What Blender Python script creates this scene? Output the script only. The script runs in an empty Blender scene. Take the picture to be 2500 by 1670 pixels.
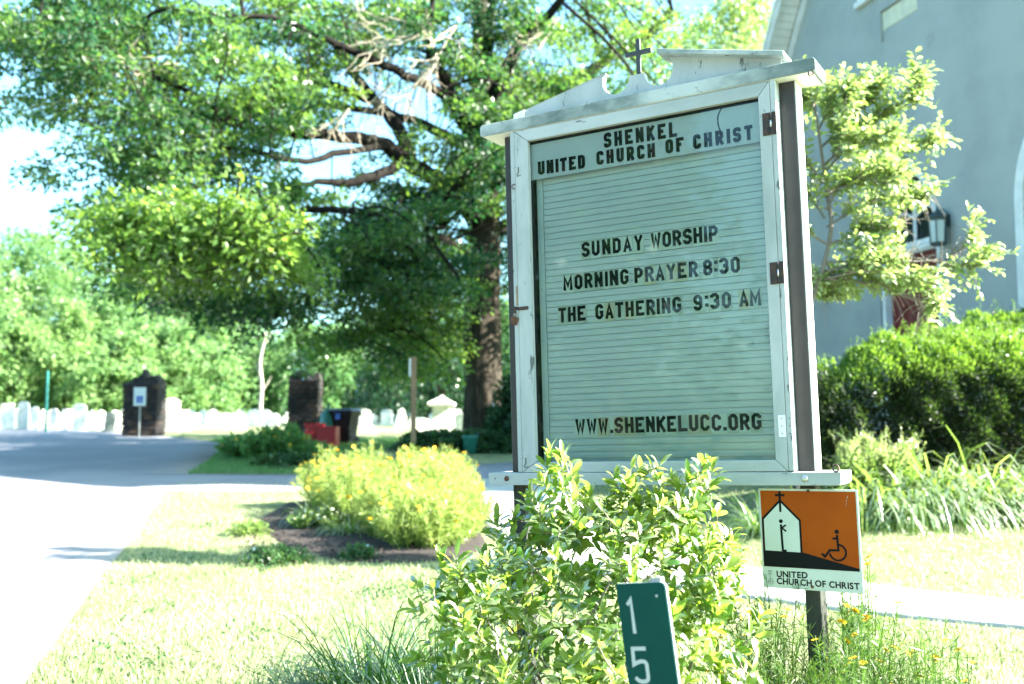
import bpy, bmesh, math, random
import numpy as np
from mathutils import Vector, Matrix

random.seed(7); rng = np.random.default_rng(11)
SC = bpy.context.scene
COL = SC.collection
R = math.radians

# ------------------------------------------------------------------ camera, sky, sun, exposure
EYE = np.array([0.0, 0.0, 1.5]); PITCH = 0.0801; FPX = 2431.0
cam_d = bpy.data.cameras.new('camera'); cam = bpy.data.objects.new('camera', cam_d); COL.objects.link(cam)
cam.location = EYE; cam.rotation_euler = (math.pi/2 + PITCH, 0, 0)
cam_d.lens = FPX/2500*36; cam_d.sensor_width = 36; cam_d.clip_end = 2000; cam_d.clip_start = 0.05
cam_d.dof.use_dof = True; cam_d.dof.focus_distance = 4.15; cam_d.dof.aperture_fstop = 2.15
SC.camera = cam
SUN_AZ, SUN_EL = 103.0, 31.0
w = bpy.data.worlds.new('World'); SC.world = w; w.use_nodes = True
nt = w.node_tree; nt.nodes.clear()
sky = nt.nodes.new('ShaderNodeTexSky'); sky.sky_type = 'NISHITA'; sky.sun_disc = False
sky.sun_elevation = R(SUN_EL); sky.sun_rotation = R(SUN_AZ); sky.air_density = 1.0; sky.dust_density = 2.0; sky.ozone_density = 1.0
tint = nt.nodes.new('ShaderNodeMix'); tint.data_type = 'RGBA'; tint.blend_type = 'MULTIPLY'
tint.inputs[0].default_value = 1.0; tint.inputs[7].default_value = (0.71, 1.04, 1.04, 1)
bg = nt.nodes.new('ShaderNodeBackground'); bg.inputs[1].default_value = 0.085
wo = nt.nodes.new('ShaderNodeOutputWorld')
nt.links.new(sky.outputs[0], tint.inputs[6]); nt.links.new(tint.outputs[2], bg.inputs[0]); nt.links.new(bg.outputs[0], wo.inputs[0])
sun_d = bpy.data.lights.new('sun', 'SUN'); sun_d.energy = 5.0; sun_d.angle = R(0.5); sun_d.color = (1.0, 0.95, 0.84)
sun = bpy.data.objects.new('sun', sun_d); COL.objects.link(sun)
sv = Vector((math.sin(R(SUN_AZ))*math.cos(R(SUN_EL)), math.cos(R(SUN_AZ))*math.cos(R(SUN_EL)), math.sin(R(SUN_EL))))
sun.rotation_euler = sv.to_track_quat('Z', 'Y').to_euler(); sun.location = (20, 0, 20)
SC.view_settings.view_transform = 'Standard'; SC.view_settings.look = 'None'
SC.view_settings.gamma = 1.0; SC.view_settings.use_curve_mapping = False
SC.view_settings.exposure = 3.1
SC.cycles.use_denoising = True
SC.cycles.max_bounces = 8; SC.cycles.transparent_max_bounces = 12
SC.cycles.diffuse_bounces = 4; SC.cycles.transmission_bounces = 5; SC.cycles.glossy_bounces = 3
SC.cycles.sample_clamp_indirect = 6; SC.cycles.caustics_reflective = False; SC.cycles.caustics_refractive = False

# ------------------------------------------------------------------ helpers: places
def at(px, py, Y, s=2500/2347):
    """world point seen at photo pixel (2347 px wide) lying at distance Y in front of the viewpoint"""
    d = np.array([(px*s-1250)/FPX, 1.0, -(py*s-835)/FPX]); c, q = math.cos(PITCH), math.sin(PITCH)
    d = np.array([d[0], d[1]*c - d[2]*q, d[1]*q + d[2]*c]); t = Y/d[1]
    return EYE + d*t
HY = [-300, 10, 12, 16, 20, 24, 30, 36, 45, 60, 90, 600]
HZ = [0, 0, .05, .28, .50, .72, .95, 1.12, 1.30, 1.42, 1.5, 1.5]
_yy = np.linspace(-30, 130, 1601); _zz = np.interp(_yy, HY, HZ)
_k = np.hanning(41); _k /= _k.sum(); _zz = np.convolve(np.pad(_zz, 20, 'edge'), _k, 'valid')
def hz(x, y):
    x = np.asarray(x, float); y = np.asarray(y, float)
    z = np.interp(y, _yy, _zz)
    t = np.clip((x-1.6)/3.5, 0, 1); t = t*t*(3-2*t)
    u = np.clip((y-8.2)/5, 0, 1); u = u*u*(3-2*u)
    return z + .42*t*u*np.clip((60-y)/30, 0, 1)

# ------------------------------------------------------------------ helpers: objects
def tag(o, label=None, cat=None, group=None, kind=None):
    if label: o['label'] = label
    if cat: o['category'] = cat
    if group: o['group'] = group
    if kind: o['kind'] = kind
    return o
def empty(name, loc=(0, 0, 0), rz=0.0, **k):
    o = bpy.data.objects.new(name, None); COL.objects.link(o); o.location = loc; o.rotation_euler = (0, 0, rz)
    o.empty_display_size = .2
    return tag(o, **k)
def link(name, me, mat=None, parent=None, **k):
    o = bpy.data.objects.new(name, me); COL.objects.link(o)
    if mat is not None and not me.materials: me.materials.append(mat)
    if parent is not None: o.parent = parent
    return tag(o, **k)
def mk(name, V, F, mat, parent=None, smooth=False, tone=None, **k):
    """mesh from numpy vertex array and face array (n x 3 or n x 4)"""
    V = np.ascontiguousarray(V, np.float32); F = np.ascontiguousarray(F, np.int32)
    me = bpy.data.meshes.new(name); me.vertices.add(len(V)); me.vertices.foreach_set('co', V.ravel())
    m = F.shape[1]; me.loops.add(F.size); me.loops.foreach_set('vertex_index', F.ravel())
    me.polygons.add(len(F)); me.polygons.foreach_set('loop_start', np.arange(0, F.size, m, dtype=np.int32))
    if smooth: me.polygons.foreach_set('use_smooth', np.ones(len(F), bool))
    me.update(calc_edges=True)
    if tone is not None:
        a = me.attributes.new('tone', 'FLOAT', 'POINT'); a.data.foreach_set('value', np.ascontiguousarray(tone, np.float32))
    return link(name, me, mat, parent, **k)
class MB:
    """gathers simple solids into one mesh"""
    def __init__(s): s.v = []; s.f = []
    def add(s, V, F):
        b = len(s.v); s.v += [tuple(map(float, p)) for p in V]; s.f += [tuple(i+b for i in f) for f in F]; return s
    def box(s, x0, x1, y0, y1, z0, z1):
        V = [(x, y, z) for z in (z0, z1) for y in (y0, y1) for x in (x0, x1)]
        return s.add(V, [(0, 2, 3, 1), (4, 5, 7, 6), (0, 1, 5, 4), (2, 6, 7, 3), (0, 4, 6, 2), (1, 3, 7, 5)])
    def prism(s, poly, y0, y1):
        """polygon in (x, z), extruded from y0 (front) to y1"""
        n = len(poly); V = [(x, y0, z) for x, z in poly] + [(x, y1, z) for x, z in poly]
        F = [tuple(range(n)), tuple(range(2*n-1, n-1, -1))] + [(i, i+n, (i+1) % n+n, (i+1) % n) for i in range(n)]
        return s.add(V, F)
    def zprism(s, poly, z0, z1):
        n = len(poly); V = [(x, y, z0) for x, y in poly] + [(x, y, z1) for x, y in poly]
        F = [tuple(range(n-1, -1, -1)), tuple(range(n, 2*n))] + [(i, (i+1) % n, (i+1) % n+n, i+n) for i in range(n)]
        return s.add(V, F)
    def tube(s, pts, rad, n=8, cap=True):
        V, F = tube_arr(np.array(pts, float), np.broadcast_to(rad, (len(pts),)), n); b = len(s.v)
        s.add(V, [tuple(f) for f in F])
        if cap:
            s.f.append(tuple(b+i for i in range(n-1, -1, -1))); s.f.append(tuple(b+len(V)-n+i for i in range(n)))
        return s
    def lathe(s, prof, c=(0, 0, 0), n=24):
        V = []; F = []
        for r_, z in prof:
            for i in range(n): V.append((c[0]+r_*math.cos(2*math.pi*i/n), c[1]+r_*math.sin(2*math.pi*i/n), c[2]+z))
        for j in range(len(prof)-1):
            for i in range(n): F.append((j*n+i, j*n+(i+1) % n, (j+1)*n+(i+1) % n, (j+1)*n+i))
        F.append(tuple(range(n-1, -1, -1))); F.append(tuple((len(prof)-1)*n+i for i in range(n)))
        return s.add(V, F)
    def build(s, name, mat, parent=None, bevel=0.0, smooth=False, seg=1, **k):
        bm = bmesh.new(); vs = [bm.verts.new(v) for v in s.v]
        for f in s.f:
            try: bm.faces.new([vs[i] for i in f])
            except ValueError: pass
        bmesh.ops.recalc_face_normals(bm, faces=bm.faces)
        if bevel:
            bmesh.ops.bevel(bm, geom=[e for e in bm.edges if len(e.link_faces) == 2 and e.calc_face_angle(0) > .5], offset=bevel, segments=seg, affect='EDGES', profile=.6)
        me = bpy.data.meshes.new(name); bm.to_mesh(me); bm.free()
        if smooth: me.polygons.foreach_set('use_smooth', np.ones(len(me.polygons), bool))
        return link(name, me, mat, parent, **k)
def tube_arr(P, rad, n=8):
    P = np.asarray(P, float); m = len(P)
    T = np.gradient(P, axis=0) if m > 2 else np.repeat((P[1]-P[0])[None], m, 0)
    T /= np.linalg.norm(T, axis=1, keepdims=True)+1e-9
    ref = np.array([0, 0, 1.]) if abs(T[0][2]) < .9 else np.array([1., 0, 0])
    A = np.cross(T, ref); A /= np.linalg.norm(A, axis=1, keepdims=True)+1e-9; B = np.cross(T, A)
    a = np.arange(n)*2*math.pi/n
    V = P[:, None] + np.asarray(rad)[:, None, None]*(A[:, None]*np.cos(a)[None, :, None] + B[:, None]*np.sin(a)[None, :, None])
    i = np.arange(m-1)[:, None]*n; j = np.arange(n)[None]; k = (j+1) % n
    F = np.stack([i+j, i+k, i+n+k, i+n+j], -1).reshape(-1, 4)
    return V.reshape(-1, 3), F
def tubes(name, lst, mat, parent=None, n=6, **k):
    """many tubes (points, radii) as one mesh"""
    Vs, Fs, b = [], [], 0
    for P, r_ in lst:
        V, F = tube_arr(P, np.broadcast_to(r_, (len(P),)), n); Vs.append(V); Fs.append(F+b); b += len(V)
    return mk(name, np.concatenate(Vs), np.concatenate(Fs), mat, parent, smooth=True, **k)
def spline(pts, k=6):
    """Catmull-Rom through points"""
    P = np.array(pts, float); P = np.vstack([2*P[0]-P[1], P, 2*P[-1]-P[-2]]); out = []
    for i in range(1, len(P)-2):
        for t in np.linspace(0, 1, k, endpoint=False):
            a, b, c, d = P[i-1:i+3]
            out.append(.5*((2*b)+(-a+c)*t+(2*a-5*b+4*c-d)*t*t+(-a+3*b-3*c+d)*t**3))
    out.append(P[-2]); return np.array(out)
def unit(a): return a/(np.linalg.norm(a, axis=-1, keepdims=True)+1e-9)
def rnd_dirs(n, zb=0.0):
    v = rng.normal(size=(n, 3)); v[:, 2] += zb; return unit(v)

# ------------------------------------------------------------------ helpers: leaves
def leaf_cards(P, D, N, L, W, tone, kind='rhomb'):
    """P base, D direction, N normal; returns V, F, tone per vertex"""
    D = unit(D); S = unit(np.cross(D, N)); Nn = np.cross(S, D); L = np.broadcast_to(L, (len(P),))[:, None]; W = np.broadcast_to(W, (len(P),))[:, None]
    if kind == 'rhomb':
        V = np.stack([P, P+D*L*.45+S*W*.5-Nn*W*.10, P+D*L, P+D*L*.45-S*W*.5-Nn*W*.10], 1)
        F = np.arange(len(P))[:, None]*4+np.array([[0, 1, 2, 3]]); m = 4
    elif kind == 'oval':      # folded along the midrib, curved down at the tip: eight corners, six quads
        rows = [(0, .10, 0), (.28, .86, .04), (.62, 1.0, .03), (.88, .55, -.03)]
        cols = [P]
        for t, wd, up in rows[1:]:
            for sgn in (-1, 0, 1): cols.append(P+D*L*t+S*W*.5*wd*sgn+Nn*(L*up + (W*.14*wd if sgn else 0)))
        cols.append(P+D*L-Nn*L*.10)
        V = np.stack(cols, 1); m = 11
        f = [(0, 1, 2, 0), (0, 2, 3, 0), (1, 4, 5, 2), (2, 5, 6, 3), (4, 7, 8, 5), (5, 8, 9, 6), (7, 10, 8, 7), (8, 10, 9, 8)]
        tri = []
        for q in f:
            if q[0] == q[3]: tri.append(q[:3])
            else: tri += [(q[0], q[1], q[2]), (q[0], q[2], q[3])]
        F = (np.arange(len(P))[:, None, None]*m+np.array(tri)[None]).reshape(-1, 3)
    V = V.reshape(-1, 3)
    return V, F, np.repeat(tone, m)
def blades(P, D, L, W, bend, tone, seg=4, spread=None):
    """arching strap leaves: base P, initial direction D, gravity bend"""
    n = len(P); D = unit(D); S = unit(np.cross(D, np.array([0, 0, 1.])+rng.normal(size=(n, 3))*.15)); L = np.broadcast_to(L, (n,)); W = np.broadcast_to(W, (n,)); bend = np.broadcast_to(bend, (n,))
    pos = P.copy(); cols = []
    for i in range(seg+1):
        t = i/seg; wd = (1-t)**.6 if i < seg else .04
        wd = wd*(.6+.4*min(1, t*3)) if i else .6
        cols += [pos+S*(W*wd*.5)[:, None], pos-S*(W*wd*.5)[:, None]]
        D2 = D.copy(); D2[:, 2] -= bend*(t+.5/seg)*1.9; D2 = unit(D2)
        pos = pos+D2*(L/seg)[:, None]
    V = np.stack(cols, 1).reshape(-1, 3); m = 2*(seg+1)
    f = np.array([[2*i, 2*i+1, 2*i+3, 2*i+2] for i in range(seg)])
    F = (np.arange(n)[:, None, None]*m+f[None]).reshape(-1, 4)
    return V, F, np.repeat(tone, m)

# ------------------------------------------------------------------ materials
def nodes(name):
    m = bpy.data.materials.new(name); m.use_nodes = True; t = m.node_tree; t.nodes.clear()
    return m, t, t.nodes.new('ShaderNodeOutputMaterial')
def nd(t, kind, **k):
    n = t.nodes.new(kind)
    for a, b in k.items(): setattr(n, a, b)
    return n
def mixc(t, fac, a, b, mode='MIX'):
    m = nd(t, 'ShaderNodeMix', data_type='RGBA', blend_type=mode)
    for s, v in ((m.inputs[0], fac), (m.inputs[6], a), (m.inputs[7], b)):
        if hasattr(v, 'is_linked') or hasattr(v, 'links'): t.links.new(v, s)
        elif isinstance(v, (int, float)): s.default_value = v
        else: s.default_value = (*v[:3], 1)
    return m.outputs[2]
def noise(t, scale, detail=4, rough=.6, vec=None, dist=0.0):
    n = nd(t, 'ShaderNodeTexNoise'); n.inputs['Scale'].default_value = scale; n.inputs['Detail'].default_value = detail
    n.inputs['Roughness'].default_value = rough; n.inputs['Distortion'].default_value = dist
    if vec is not None: t.links.new(vec, n.inputs['Vector'])
    return n.outputs['Fac']
def ramp(t, fac, a, b):
    r_ = nd(t, 'ShaderNodeMapRange', interpolation_type='SMOOTHSTEP'); t.links.new(fac, r_.inputs[0])
    r_.inputs[1].default_value = a; r_.inputs[2].default_value = b; return r_.outputs[0]
def coords(t, scale=(1, 1, 1), kind='Object', rot=(0, 0, 0)):
    c = nd(t, 'ShaderNodeTexCoord'); mp = nd(t, 'ShaderNodeMapping'); t.links.new(c.outputs[kind], mp.inputs[0])
    mp.inputs['Scale'].default_value = scale; mp.inputs['Rotation'].default_value = rot; return mp.outputs[0]
def mat(name, col, rough=.6, var=None, vs=8.0, lo=.35, hi=.65, bump=0.0, bs=60.0, metal=0.0, spots=None, ss=30.0, st=(.62, .7), stretch=(1, 1, 1), spec=.5, emit=None):
    m, t, o = nodes(name); p = nd(t, 'ShaderNodeBsdfPrincipled'); p.inputs['Roughness'].default_value = rough; p.inputs['Metallic'].default_value = metal
    p.inputs['Specular IOR Level'].default_value = spec
    v = coords(t, stretch); c = col
    if var is not None: c = mixc(t, ramp(t, noise(t, vs, 5, .6, v), lo, hi), col, var)
    if spots is not None: c = mixc(t, ramp(t, noise(t, ss, 6, .7, v), *st), c, spots)
    if hasattr(c, 'links'): t.links.new(c, p.inputs['Base Color'])
    else: p.inputs['Base Color'].default_value = (*c, 1)
    if bump:
        b = nd(t, 'ShaderNodeBump'); b.inputs['Strength'].default_value = bump; b.inputs['Distance'].default_value = .01
        t.links.new(noise(t, bs, 5, .65, v), b.inputs['Height']); t.links.new(b.outputs[0], p.inputs['Normal'])
    t.links.new(p.outputs[0], o.inputs[0]); return m
def leafmat(name, a, b, ta, tb, trans=.45, gloss=.12, rough=.35):
    """leaf colours a..b by tone; ta..tb light passed through"""
    m, t, o = nodes(name); at_ = nd(t, 'ShaderNodeAttribute', attribute_name='tone')
    d = nd(t, 'ShaderNodeBsdfDiffuse'); tr = nd(t, 'ShaderNodeBsdfTranslucent'); g = nd(t, 'ShaderNodeBsdfGlossy'); g.inputs['Roughness'].default_value = rough
    t.links.new(mixc(t, at_.outputs['Fac'], a, b), d.inputs[0]); t.links.new(mixc(t, at_.outputs['Fac'], ta, tb), tr.inputs[0])
    m1 = nd(t, 'ShaderNodeMixShader'); m1.inputs[0].default_value = trans; t.links.new(d.outputs[0], m1.inputs[1]); t.links.new(tr.outputs[0], m1.inputs[2])
    fr = nd(t, 'ShaderNodeFresnel'); fr.inputs[0].default_value = 1.4
    mu = nd(t, 'ShaderNodeMath', operation='MULTIPLY'); mu.inputs[1].default_value = gloss*6; mu.use_clamp = True; t.links.new(fr.outputs[0], mu.inputs[0])
    m2 = nd(t, 'ShaderNodeMixShader'); t.links.new(mu.outputs[0], m2.inputs[0]); t.links.new(m1.outputs[0], m2.inputs[1]); t.links.new(g.outputs[0], m2.inputs[2])
    t.links.new(m2.outputs[0], o.inputs[0]); return m

M = {}
M['paint'] = mat('white_paint', (.44, .465, .465), .6, (.30, .335, .33), 5, .36, .72, .25, 70, spots=(.10, .12, .11), ss=24, st=(.59, .66), stretch=(1, 1, .3))
M['paint_h'] = mat('white_paint_rail', (.44, .465, .465), .6, (.30, .335, .33), 5, .36, .72, .25, 70, spots=(.10, .12, .11), ss=24, st=(.61, .68), stretch=(.3, 1, 1))
M['paint_mold'] = mat('mildewed_paint', (.46, .50, .49), .75, (.11, .15, .145), 3.2, .34, .62, .3, 60, spots=(.07, .09, .085), ss=38, st=(.58, .70), stretch=(.6, 1, 1))
M['paint_under'] = mat('white_paint_and_bounce', (.80, .79, .76), .6, (.7, .68, .62), 6)
M['post_brown'] = mat('dark_brown_post_paint', (.022, .019, .019), .5, (.032, .027, .026), 9, spots=(.3, .29, .27), ss=45, st=(.76, .79), bump=.1)
M['post_foot'] = mat('shade_toned_post', (.018, .020, .017), .8, (.030, .032, .026), 12, bump=.3, bs=40, stretch=(1, 1, .3))  # post below the beam, the shrub's shade put into its colour
M['board'] = mat('letter_board_plastic', (.66, .72, .75), .6, (.60, .67, .69), 3, spots=(.42, .38, .26), ss=18, st=(.72, .80), stretch=(.3, 1, 1.2))
M['header'] = mat('header_plastic', (.66, .70, .74), .5, (.61, .65, .69), 4, spec=.2)
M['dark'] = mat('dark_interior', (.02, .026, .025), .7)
M['ink'] = mat('black_letter_plastic', (.003, .0055, .0075), .5, spec=.12)
M['tile1'] = mat('clear_tile', (.72, .78, .74), .5, (.66, .72, .64), 12, spec=.2)
M['tile2'] = mat('yellowed_tile', (.70, .68, .52), .5, (.60, .54, .36), 14, spec=.2)
M['tile3'] = mat('grey_tile', (.58, .63, .57), .5, (.50, .56, .49), 12, spec=.2)
M['iron'] = mat('black_iron', (.025, .022, .02), .5, (.08, .04, .025), 40, metal=.3)
M['zinc'] = mat('zinc_steel', (.62, .62, .62), .35, (.45, .45, .46), 30, metal=.7)
M['white_metal'] = mat('white_hinge', (.82, .82, .82), .4)
M['rust'] = mat('rusty_steel', (.14, .05, .02), .8, (.05, .03, .02), 60)
M['orange'] = mat('orange_print', (.40, .075, .002), .6, (.33, .058, .002), 3, spec=.15)
M['plate'] = mat('plaque_white', (.58, .62, .58), .5, (.52, .56, .51), 5)
M['green_sign'] = mat('green_reflective', (.001, .052, .045), .5, (.002, .060, .050), 6, spec=.1)
M['num'] = mat('number_reflective', (.42, .47, .48), .4)
M['stucco'] = mat('grey_stucco', (.35, .38, .375), .9, (.28, .31, .31), .6, .35, .7, .7, 45, spots=(.21, .24, .24), ss=1.5, st=(.6, .8))
M['trim'] = mat('white_trim', (.60, .62, .62), .6, (.70, .72, .72), 3)
M['reddoor'] = mat('red_door', (.17, .022, .022), .5, (.13, .02, .02), 4)
M['glassdark'] = mat('dark_window_glass', (.012, .02, .02), .12)
M['stonecream'] = mat('cream_stone', (.62, .60, .45), .8, (.5, .5, .4), 6)
M['lantern'] = mat('lantern_metal', (.02, .04, .045), .45)
M['frost'] = mat('lantern_glass', (.45, .52, .52), .2)
M['brass'] = mat('lantern_tube', (.5, .42, .2), .4)
M['roof'] = mat('slate_roof', (.08, .085, .09), .8, (.05, .05, .055), 4)
M['bark'] = mat('oak_bark', (.060, .050, .038), .95, (.026, .023, .018), 9, bump=.9, bs=22, stretch=(1, 1, .25), spec=.1)
M['limb'] = mat('limb_bark', (.016, .014, .012), .95, (.009, .008, .007), 6, bump=.4, spec=.1)
M['deadwood'] = mat('dead_twigs', (.42, .36, .27), .8, (.3, .26, .2), 5)
M['palebark'] = mat('pale_bark', (.24, .225, .19), .85, (.4, .36, .3), 5)
M['twig'] = mat('shrub_bark', (.17, .15, .13), .8, (.16, .13, .11), 25, bump=.3)
M['marble'] = mat('white_marble', (.70, .69, .64), .8, (.50, .50, .45), 3, spots=(.40, .41, .36), ss=7, st=(.64, .76))
M['darkstone'] = mat('grey_slate_headstone', (.16, .18, .18), .7, (.10, .12, .12), 6)
M['mortar'] = mat('dark_mortar', (.015, .014, .013), .95)
M['field1'] = mat('brown_fieldstone', (.026, .018, .016), .9, (.014, .011, .010), 5, bump=.6, bs=20)
M['field2'] = mat('dark_fieldstone', (.017, .015, .017), .9, (.010, .009, .011), 5, bump=.6, bs=20)
M['field3'] = mat('tan_fieldstone', (.06, .038, .026), .9, (.03, .022, .016), 5, bump=.6, bs=20)
M['binblack'] = mat('black_plastic', (.004, .006, .008), .5, spec=.15)
M['binlid'] = mat('blue_grey_lid', (.05, .065, .10), .4)
M['redplastic'] = mat('red_plastic', (.36, .012, .02), .5)
M['tealplastic'] = mat('teal_plastic', (.02, .16, .13), .5)
M['wood'] = mat('weathered_post_wood', (.26, .165, .09), .8, (.18, .11, .06), 8, bump=.3, stretch=(1, 1, .2))
M['signwhite'] = mat('sign_white', (.7, .74, .72), .5)
M['signblue'] = mat('sign_blue', (.02, .10, .45), .5)
M['steelgrey'] = mat('galvanised_post', (.33, .35, .35), .5, metal=.3)
M['tealpost'] = mat('teal_post', (.01, .13, .11), .5)
M['mulch'] = mat('brown_mulch', (.030, .020, .018), 1.0, (.014, .010, .010), 14, bump=1.0, bs=60, spots=(.08, .05, .04), ss=30, st=(.6, .68))
M['chip'] = mat('bark_chip', (.060, .038, .030), .9, (.03, .02, .016), 30)
M['asphalt'] = mat('old_grey_asphalt', (.25, .245, .27), .95, (.19, .19, .215), .28, .38, .62, .8, 110, spots=(.31, .30, .31), ss=48, st=(.56, .66), spec=.2)
M['concrete'] = mat('pale_concrete', (.42, .41, .38), .9, (.35, .34, .32), 1.2, .4, .7, .3, 80)
M['yellow'] = mat('yellow_petal', (.80, .55, .02), .6, (.75, .42, .01), 20)
M['yellow_eye'] = mat('flower_eye', (.45, .22, .02), .7)
M['whitepetal'] = mat('white_petal', (.8, .8, .72), .6)
M['redflower'] = mat('red_petal', (.6, .06, .02), .6)
M['housewhite'] = mat('far_house_siding', (.78, .77, .74), .8)
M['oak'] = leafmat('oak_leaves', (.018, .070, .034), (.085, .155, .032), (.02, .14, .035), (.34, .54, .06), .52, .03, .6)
M['far'] = leafmat('far_tree_leaves', (.07, .17, .07), (.17, .26, .09), (.10, .30, .09), (.32, .52, .14), .5, .03, .6)
M['fardark'] = leafmat('dark_tree_leaves', (.02, .07, .035), (.05, .12, .04), (.03, .12, .03), (.10, .24, .04), .4, .08)
M['sapling'] = leafmat('cherry_leaves', (.13, .20, .06), (.28, .33, .15), (.26, .44, .06), (.52, .64, .22), .47, .04, .5)
M['rhodo'] = leafmat('glossy_shrub_leaves', (.045, .12, .03), (.18, .23, .06), (.26, .48, .03), (.60, .72, .14), .54, .06, .4)
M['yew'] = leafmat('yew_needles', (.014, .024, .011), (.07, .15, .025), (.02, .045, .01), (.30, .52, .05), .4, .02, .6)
M['lily'] = leafmat('strap_leaves', (.06, .13, .03), (.16, .23, .07), (.16, .36, .03), (.42, .56, .12), .45, .04, .5)
M['tuft'] = leafmat('dark_grass_blades', (.018, .070, .012), (.055, .13, .020), (.05, .18, .02), (.18, .34, .04), .4, .03, .5)
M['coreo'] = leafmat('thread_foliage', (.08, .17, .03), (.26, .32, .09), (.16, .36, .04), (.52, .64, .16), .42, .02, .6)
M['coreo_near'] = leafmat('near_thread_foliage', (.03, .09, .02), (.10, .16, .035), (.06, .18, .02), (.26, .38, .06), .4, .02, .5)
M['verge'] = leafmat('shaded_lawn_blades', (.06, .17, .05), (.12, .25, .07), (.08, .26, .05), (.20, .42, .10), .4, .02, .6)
M['cover'] = leafmat('groundcover_leaves', (.02, .075, .03), (.06, .13, .04), (.04, .15, .03), (.14, .28, .05), .4, .1)
M['grass'] = leafmat('lawn_blades', (.15, .21, .08), (.38, .37, .24), (.28, .40, .12), (.58, .58, .36), .4, .03, .6)  # pale twin of the verge blades, sun and shade put into the colours

def glass_mat():
    m, t, o = nodes('window_glass'); tr = nd(t, 'ShaderNodeBsdfTransparent'); tr.inputs[0].default_value = (.90, .96, .94, 1)
    g = nd(t, 'ShaderNodeBsdfGlossy'); g.inputs['Roughness'].default_value = .02
    fr = nd(t, 'ShaderNodeFresnel'); fr.inputs[0].default_value = 1.38; mx = nd(t, 'ShaderNodeMixShader')
    t.links.new(fr.outputs[0], mx.inputs[0]); t.links.new(tr.outputs[0], mx.inputs[1]); t.links.new(g.outputs[0], mx.inputs[2])
    # rain streaks and smears of dust on the pane
    v = coords(t, (1.1, 1, 9.0), rot=(0, R(-52), 0)); d = nd(t, 'ShaderNodeBsdfDiffuse'); d.inputs[0].default_value = (.8, .8, .8, 1)
    f = ramp(t, noise(t, 2.3, 4, .55, v), .66, .82); mu = nd(t, 'ShaderNodeMath', operation='MULTIPLY'); mu.inputs[1].default_value = .22; t.links.new(f, mu.inputs[0])
    mx2 = nd(t, 'ShaderNodeMixShader'); t.links.new(mu.outputs[0], mx2.inputs[0]); t.links.new(mx.outputs[0], mx2.inputs[1]); t.links.new(d.outputs[0], mx2.inputs[2])
    t.links.new(mx2.outputs[0], o.inputs[0]); return m
M['glass'] = glass_mat()
def ground_mat():
    m, t, o = nodes('lawn'); p = nd(t, 'ShaderNodeBsdfPrincipled'); p.inputs['Roughness'].default_value = 1; p.inputs['Specular IOR Level'].default_value = .1
    v = coords(t)
    c = mixc(t, ramp(t, noise(t, .55, 5, .6, v), .35, .65), (.15, .21, .09), (.27, .29, .15))
    c = mixc(t, ramp(t, noise(t, 9, 5, .7, v), .5, .7), c, (.42, .40, .28))
    c = mixc(t, ramp(t, noise(t, 30, 4, .7, v), .60, .72), c, (.09, .14, .035))
    t.links.new(c, p.inputs['Base Color']); b = nd(t, 'ShaderNodeBump'); b.inputs['Strength'].default_value = 1; b.inputs['Distance'].default_value = .04
    t.links.new(noise(t, 45, 6, .75, v), b.inputs['Height']); t.links.new(b.outputs[0], p.inputs['Normal']); t.links.new(p.outputs[0], o.inputs[0]); return m
M['lawn'] = ground_mat()

# ------------------------------------------------------------------ the ground and what is laid on it
def axis(lo, hi, a, b, fine, coarse):
    return np.unique(np.round(np.concatenate([np.arange(lo, a, coarse), np.arange(a, b, fine), np.arange(b, hi+coarse, coarse)]), 3))
gx = axis(-400, 400, -20, 15, .4, 12); gy = axis(-60, 640, -3, 60, .4, 12)
X, Y = np.meshgrid(gx, gy); V = np.stack([X, Y, hz(X, Y)], -1).reshape(-1, 3)
i = (np.arange(len(gy)-1)[:, None]*len(gx)+np.arange(len(gx)-1)[None]).ravel()
mk('ground', V, np.stack([i, i+1, i+1+len(gx), i+len(gx)], 1), M['lawn'], smooth=True, kind='structure')

def strip(name, ys, xl, xr, m, lift, cols=10, step=.3, skirt=.06):
    """sheet over the terrain between two edges given as functions of y"""
    y = np.arange(ys[0], ys[1]+1e-6, step); L = np.interp(y, *xl) ; Rr = np.interp(y, *xr)
    t = np.linspace(0, 1, cols); Xs = L[:, None]*(1-t)+Rr[:, None]*t; Ys = np.repeat(y[:, None], cols, 1)
    V = np.stack([Xs, Ys, hz(Xs, Ys)+lift], -1)
    V = np.concatenate([V[:, :1]-[0, 0, skirt], V, V[:, -1:]-[0, 0, skirt]], 1); c = cols+2
    i = (np.arange(len(y)-1)[:, None]*c+np.arange(c-1)[None]).ravel()
    return mk(name, V.reshape(-1, 3), np.stack([i, i+1, i+1+c, i+c], 1), m, kind='structure')
def ribbon(name, pts, wid, m, lift, cols=7, skirt=.08):
    P = spline([(p[0], p[1], 0) for p in pts], 8)[:, :2]; T = unit(np.gradient(P, axis=0)); N = np.stack([-T[:, 1], T[:, 0]], 1)
    wv = np.interp(np.linspace(0, 1, len(P)), np.linspace(0, 1, len(wid)), wid)
    t = np.linspace(-.5, .5, cols); XY = P[:, None]+N[:, None]*(t[None, :, None]*wv[:, None, None])
    V = np.concatenate([XY, (hz(XY[..., 0], XY[..., 1])+lift)[..., None]], -1)
    V = np.concatenate([V[:, :1]-[0, 0, skirt], V, V[:, -1:]-[0, 0, skirt]], 1); c = cols+2
    i = (np.arange(len(P)-1)[:, None]*c+np.arange(c-1)[None]).ravel()
    return mk(name, V.reshape(-1, 3), np.stack([i, i+1, i+1+c, i+c], 1), m, kind='structure')
edge_r = ([-8, 0, 5.7, 10, 15.8, 19, 22, 28, 33, 45, 60], [-.7, -1.3, -2.75, -4.05, -5.55, -6.3, -6.75, -7.9, -11.5, -22.5, -38])
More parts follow.
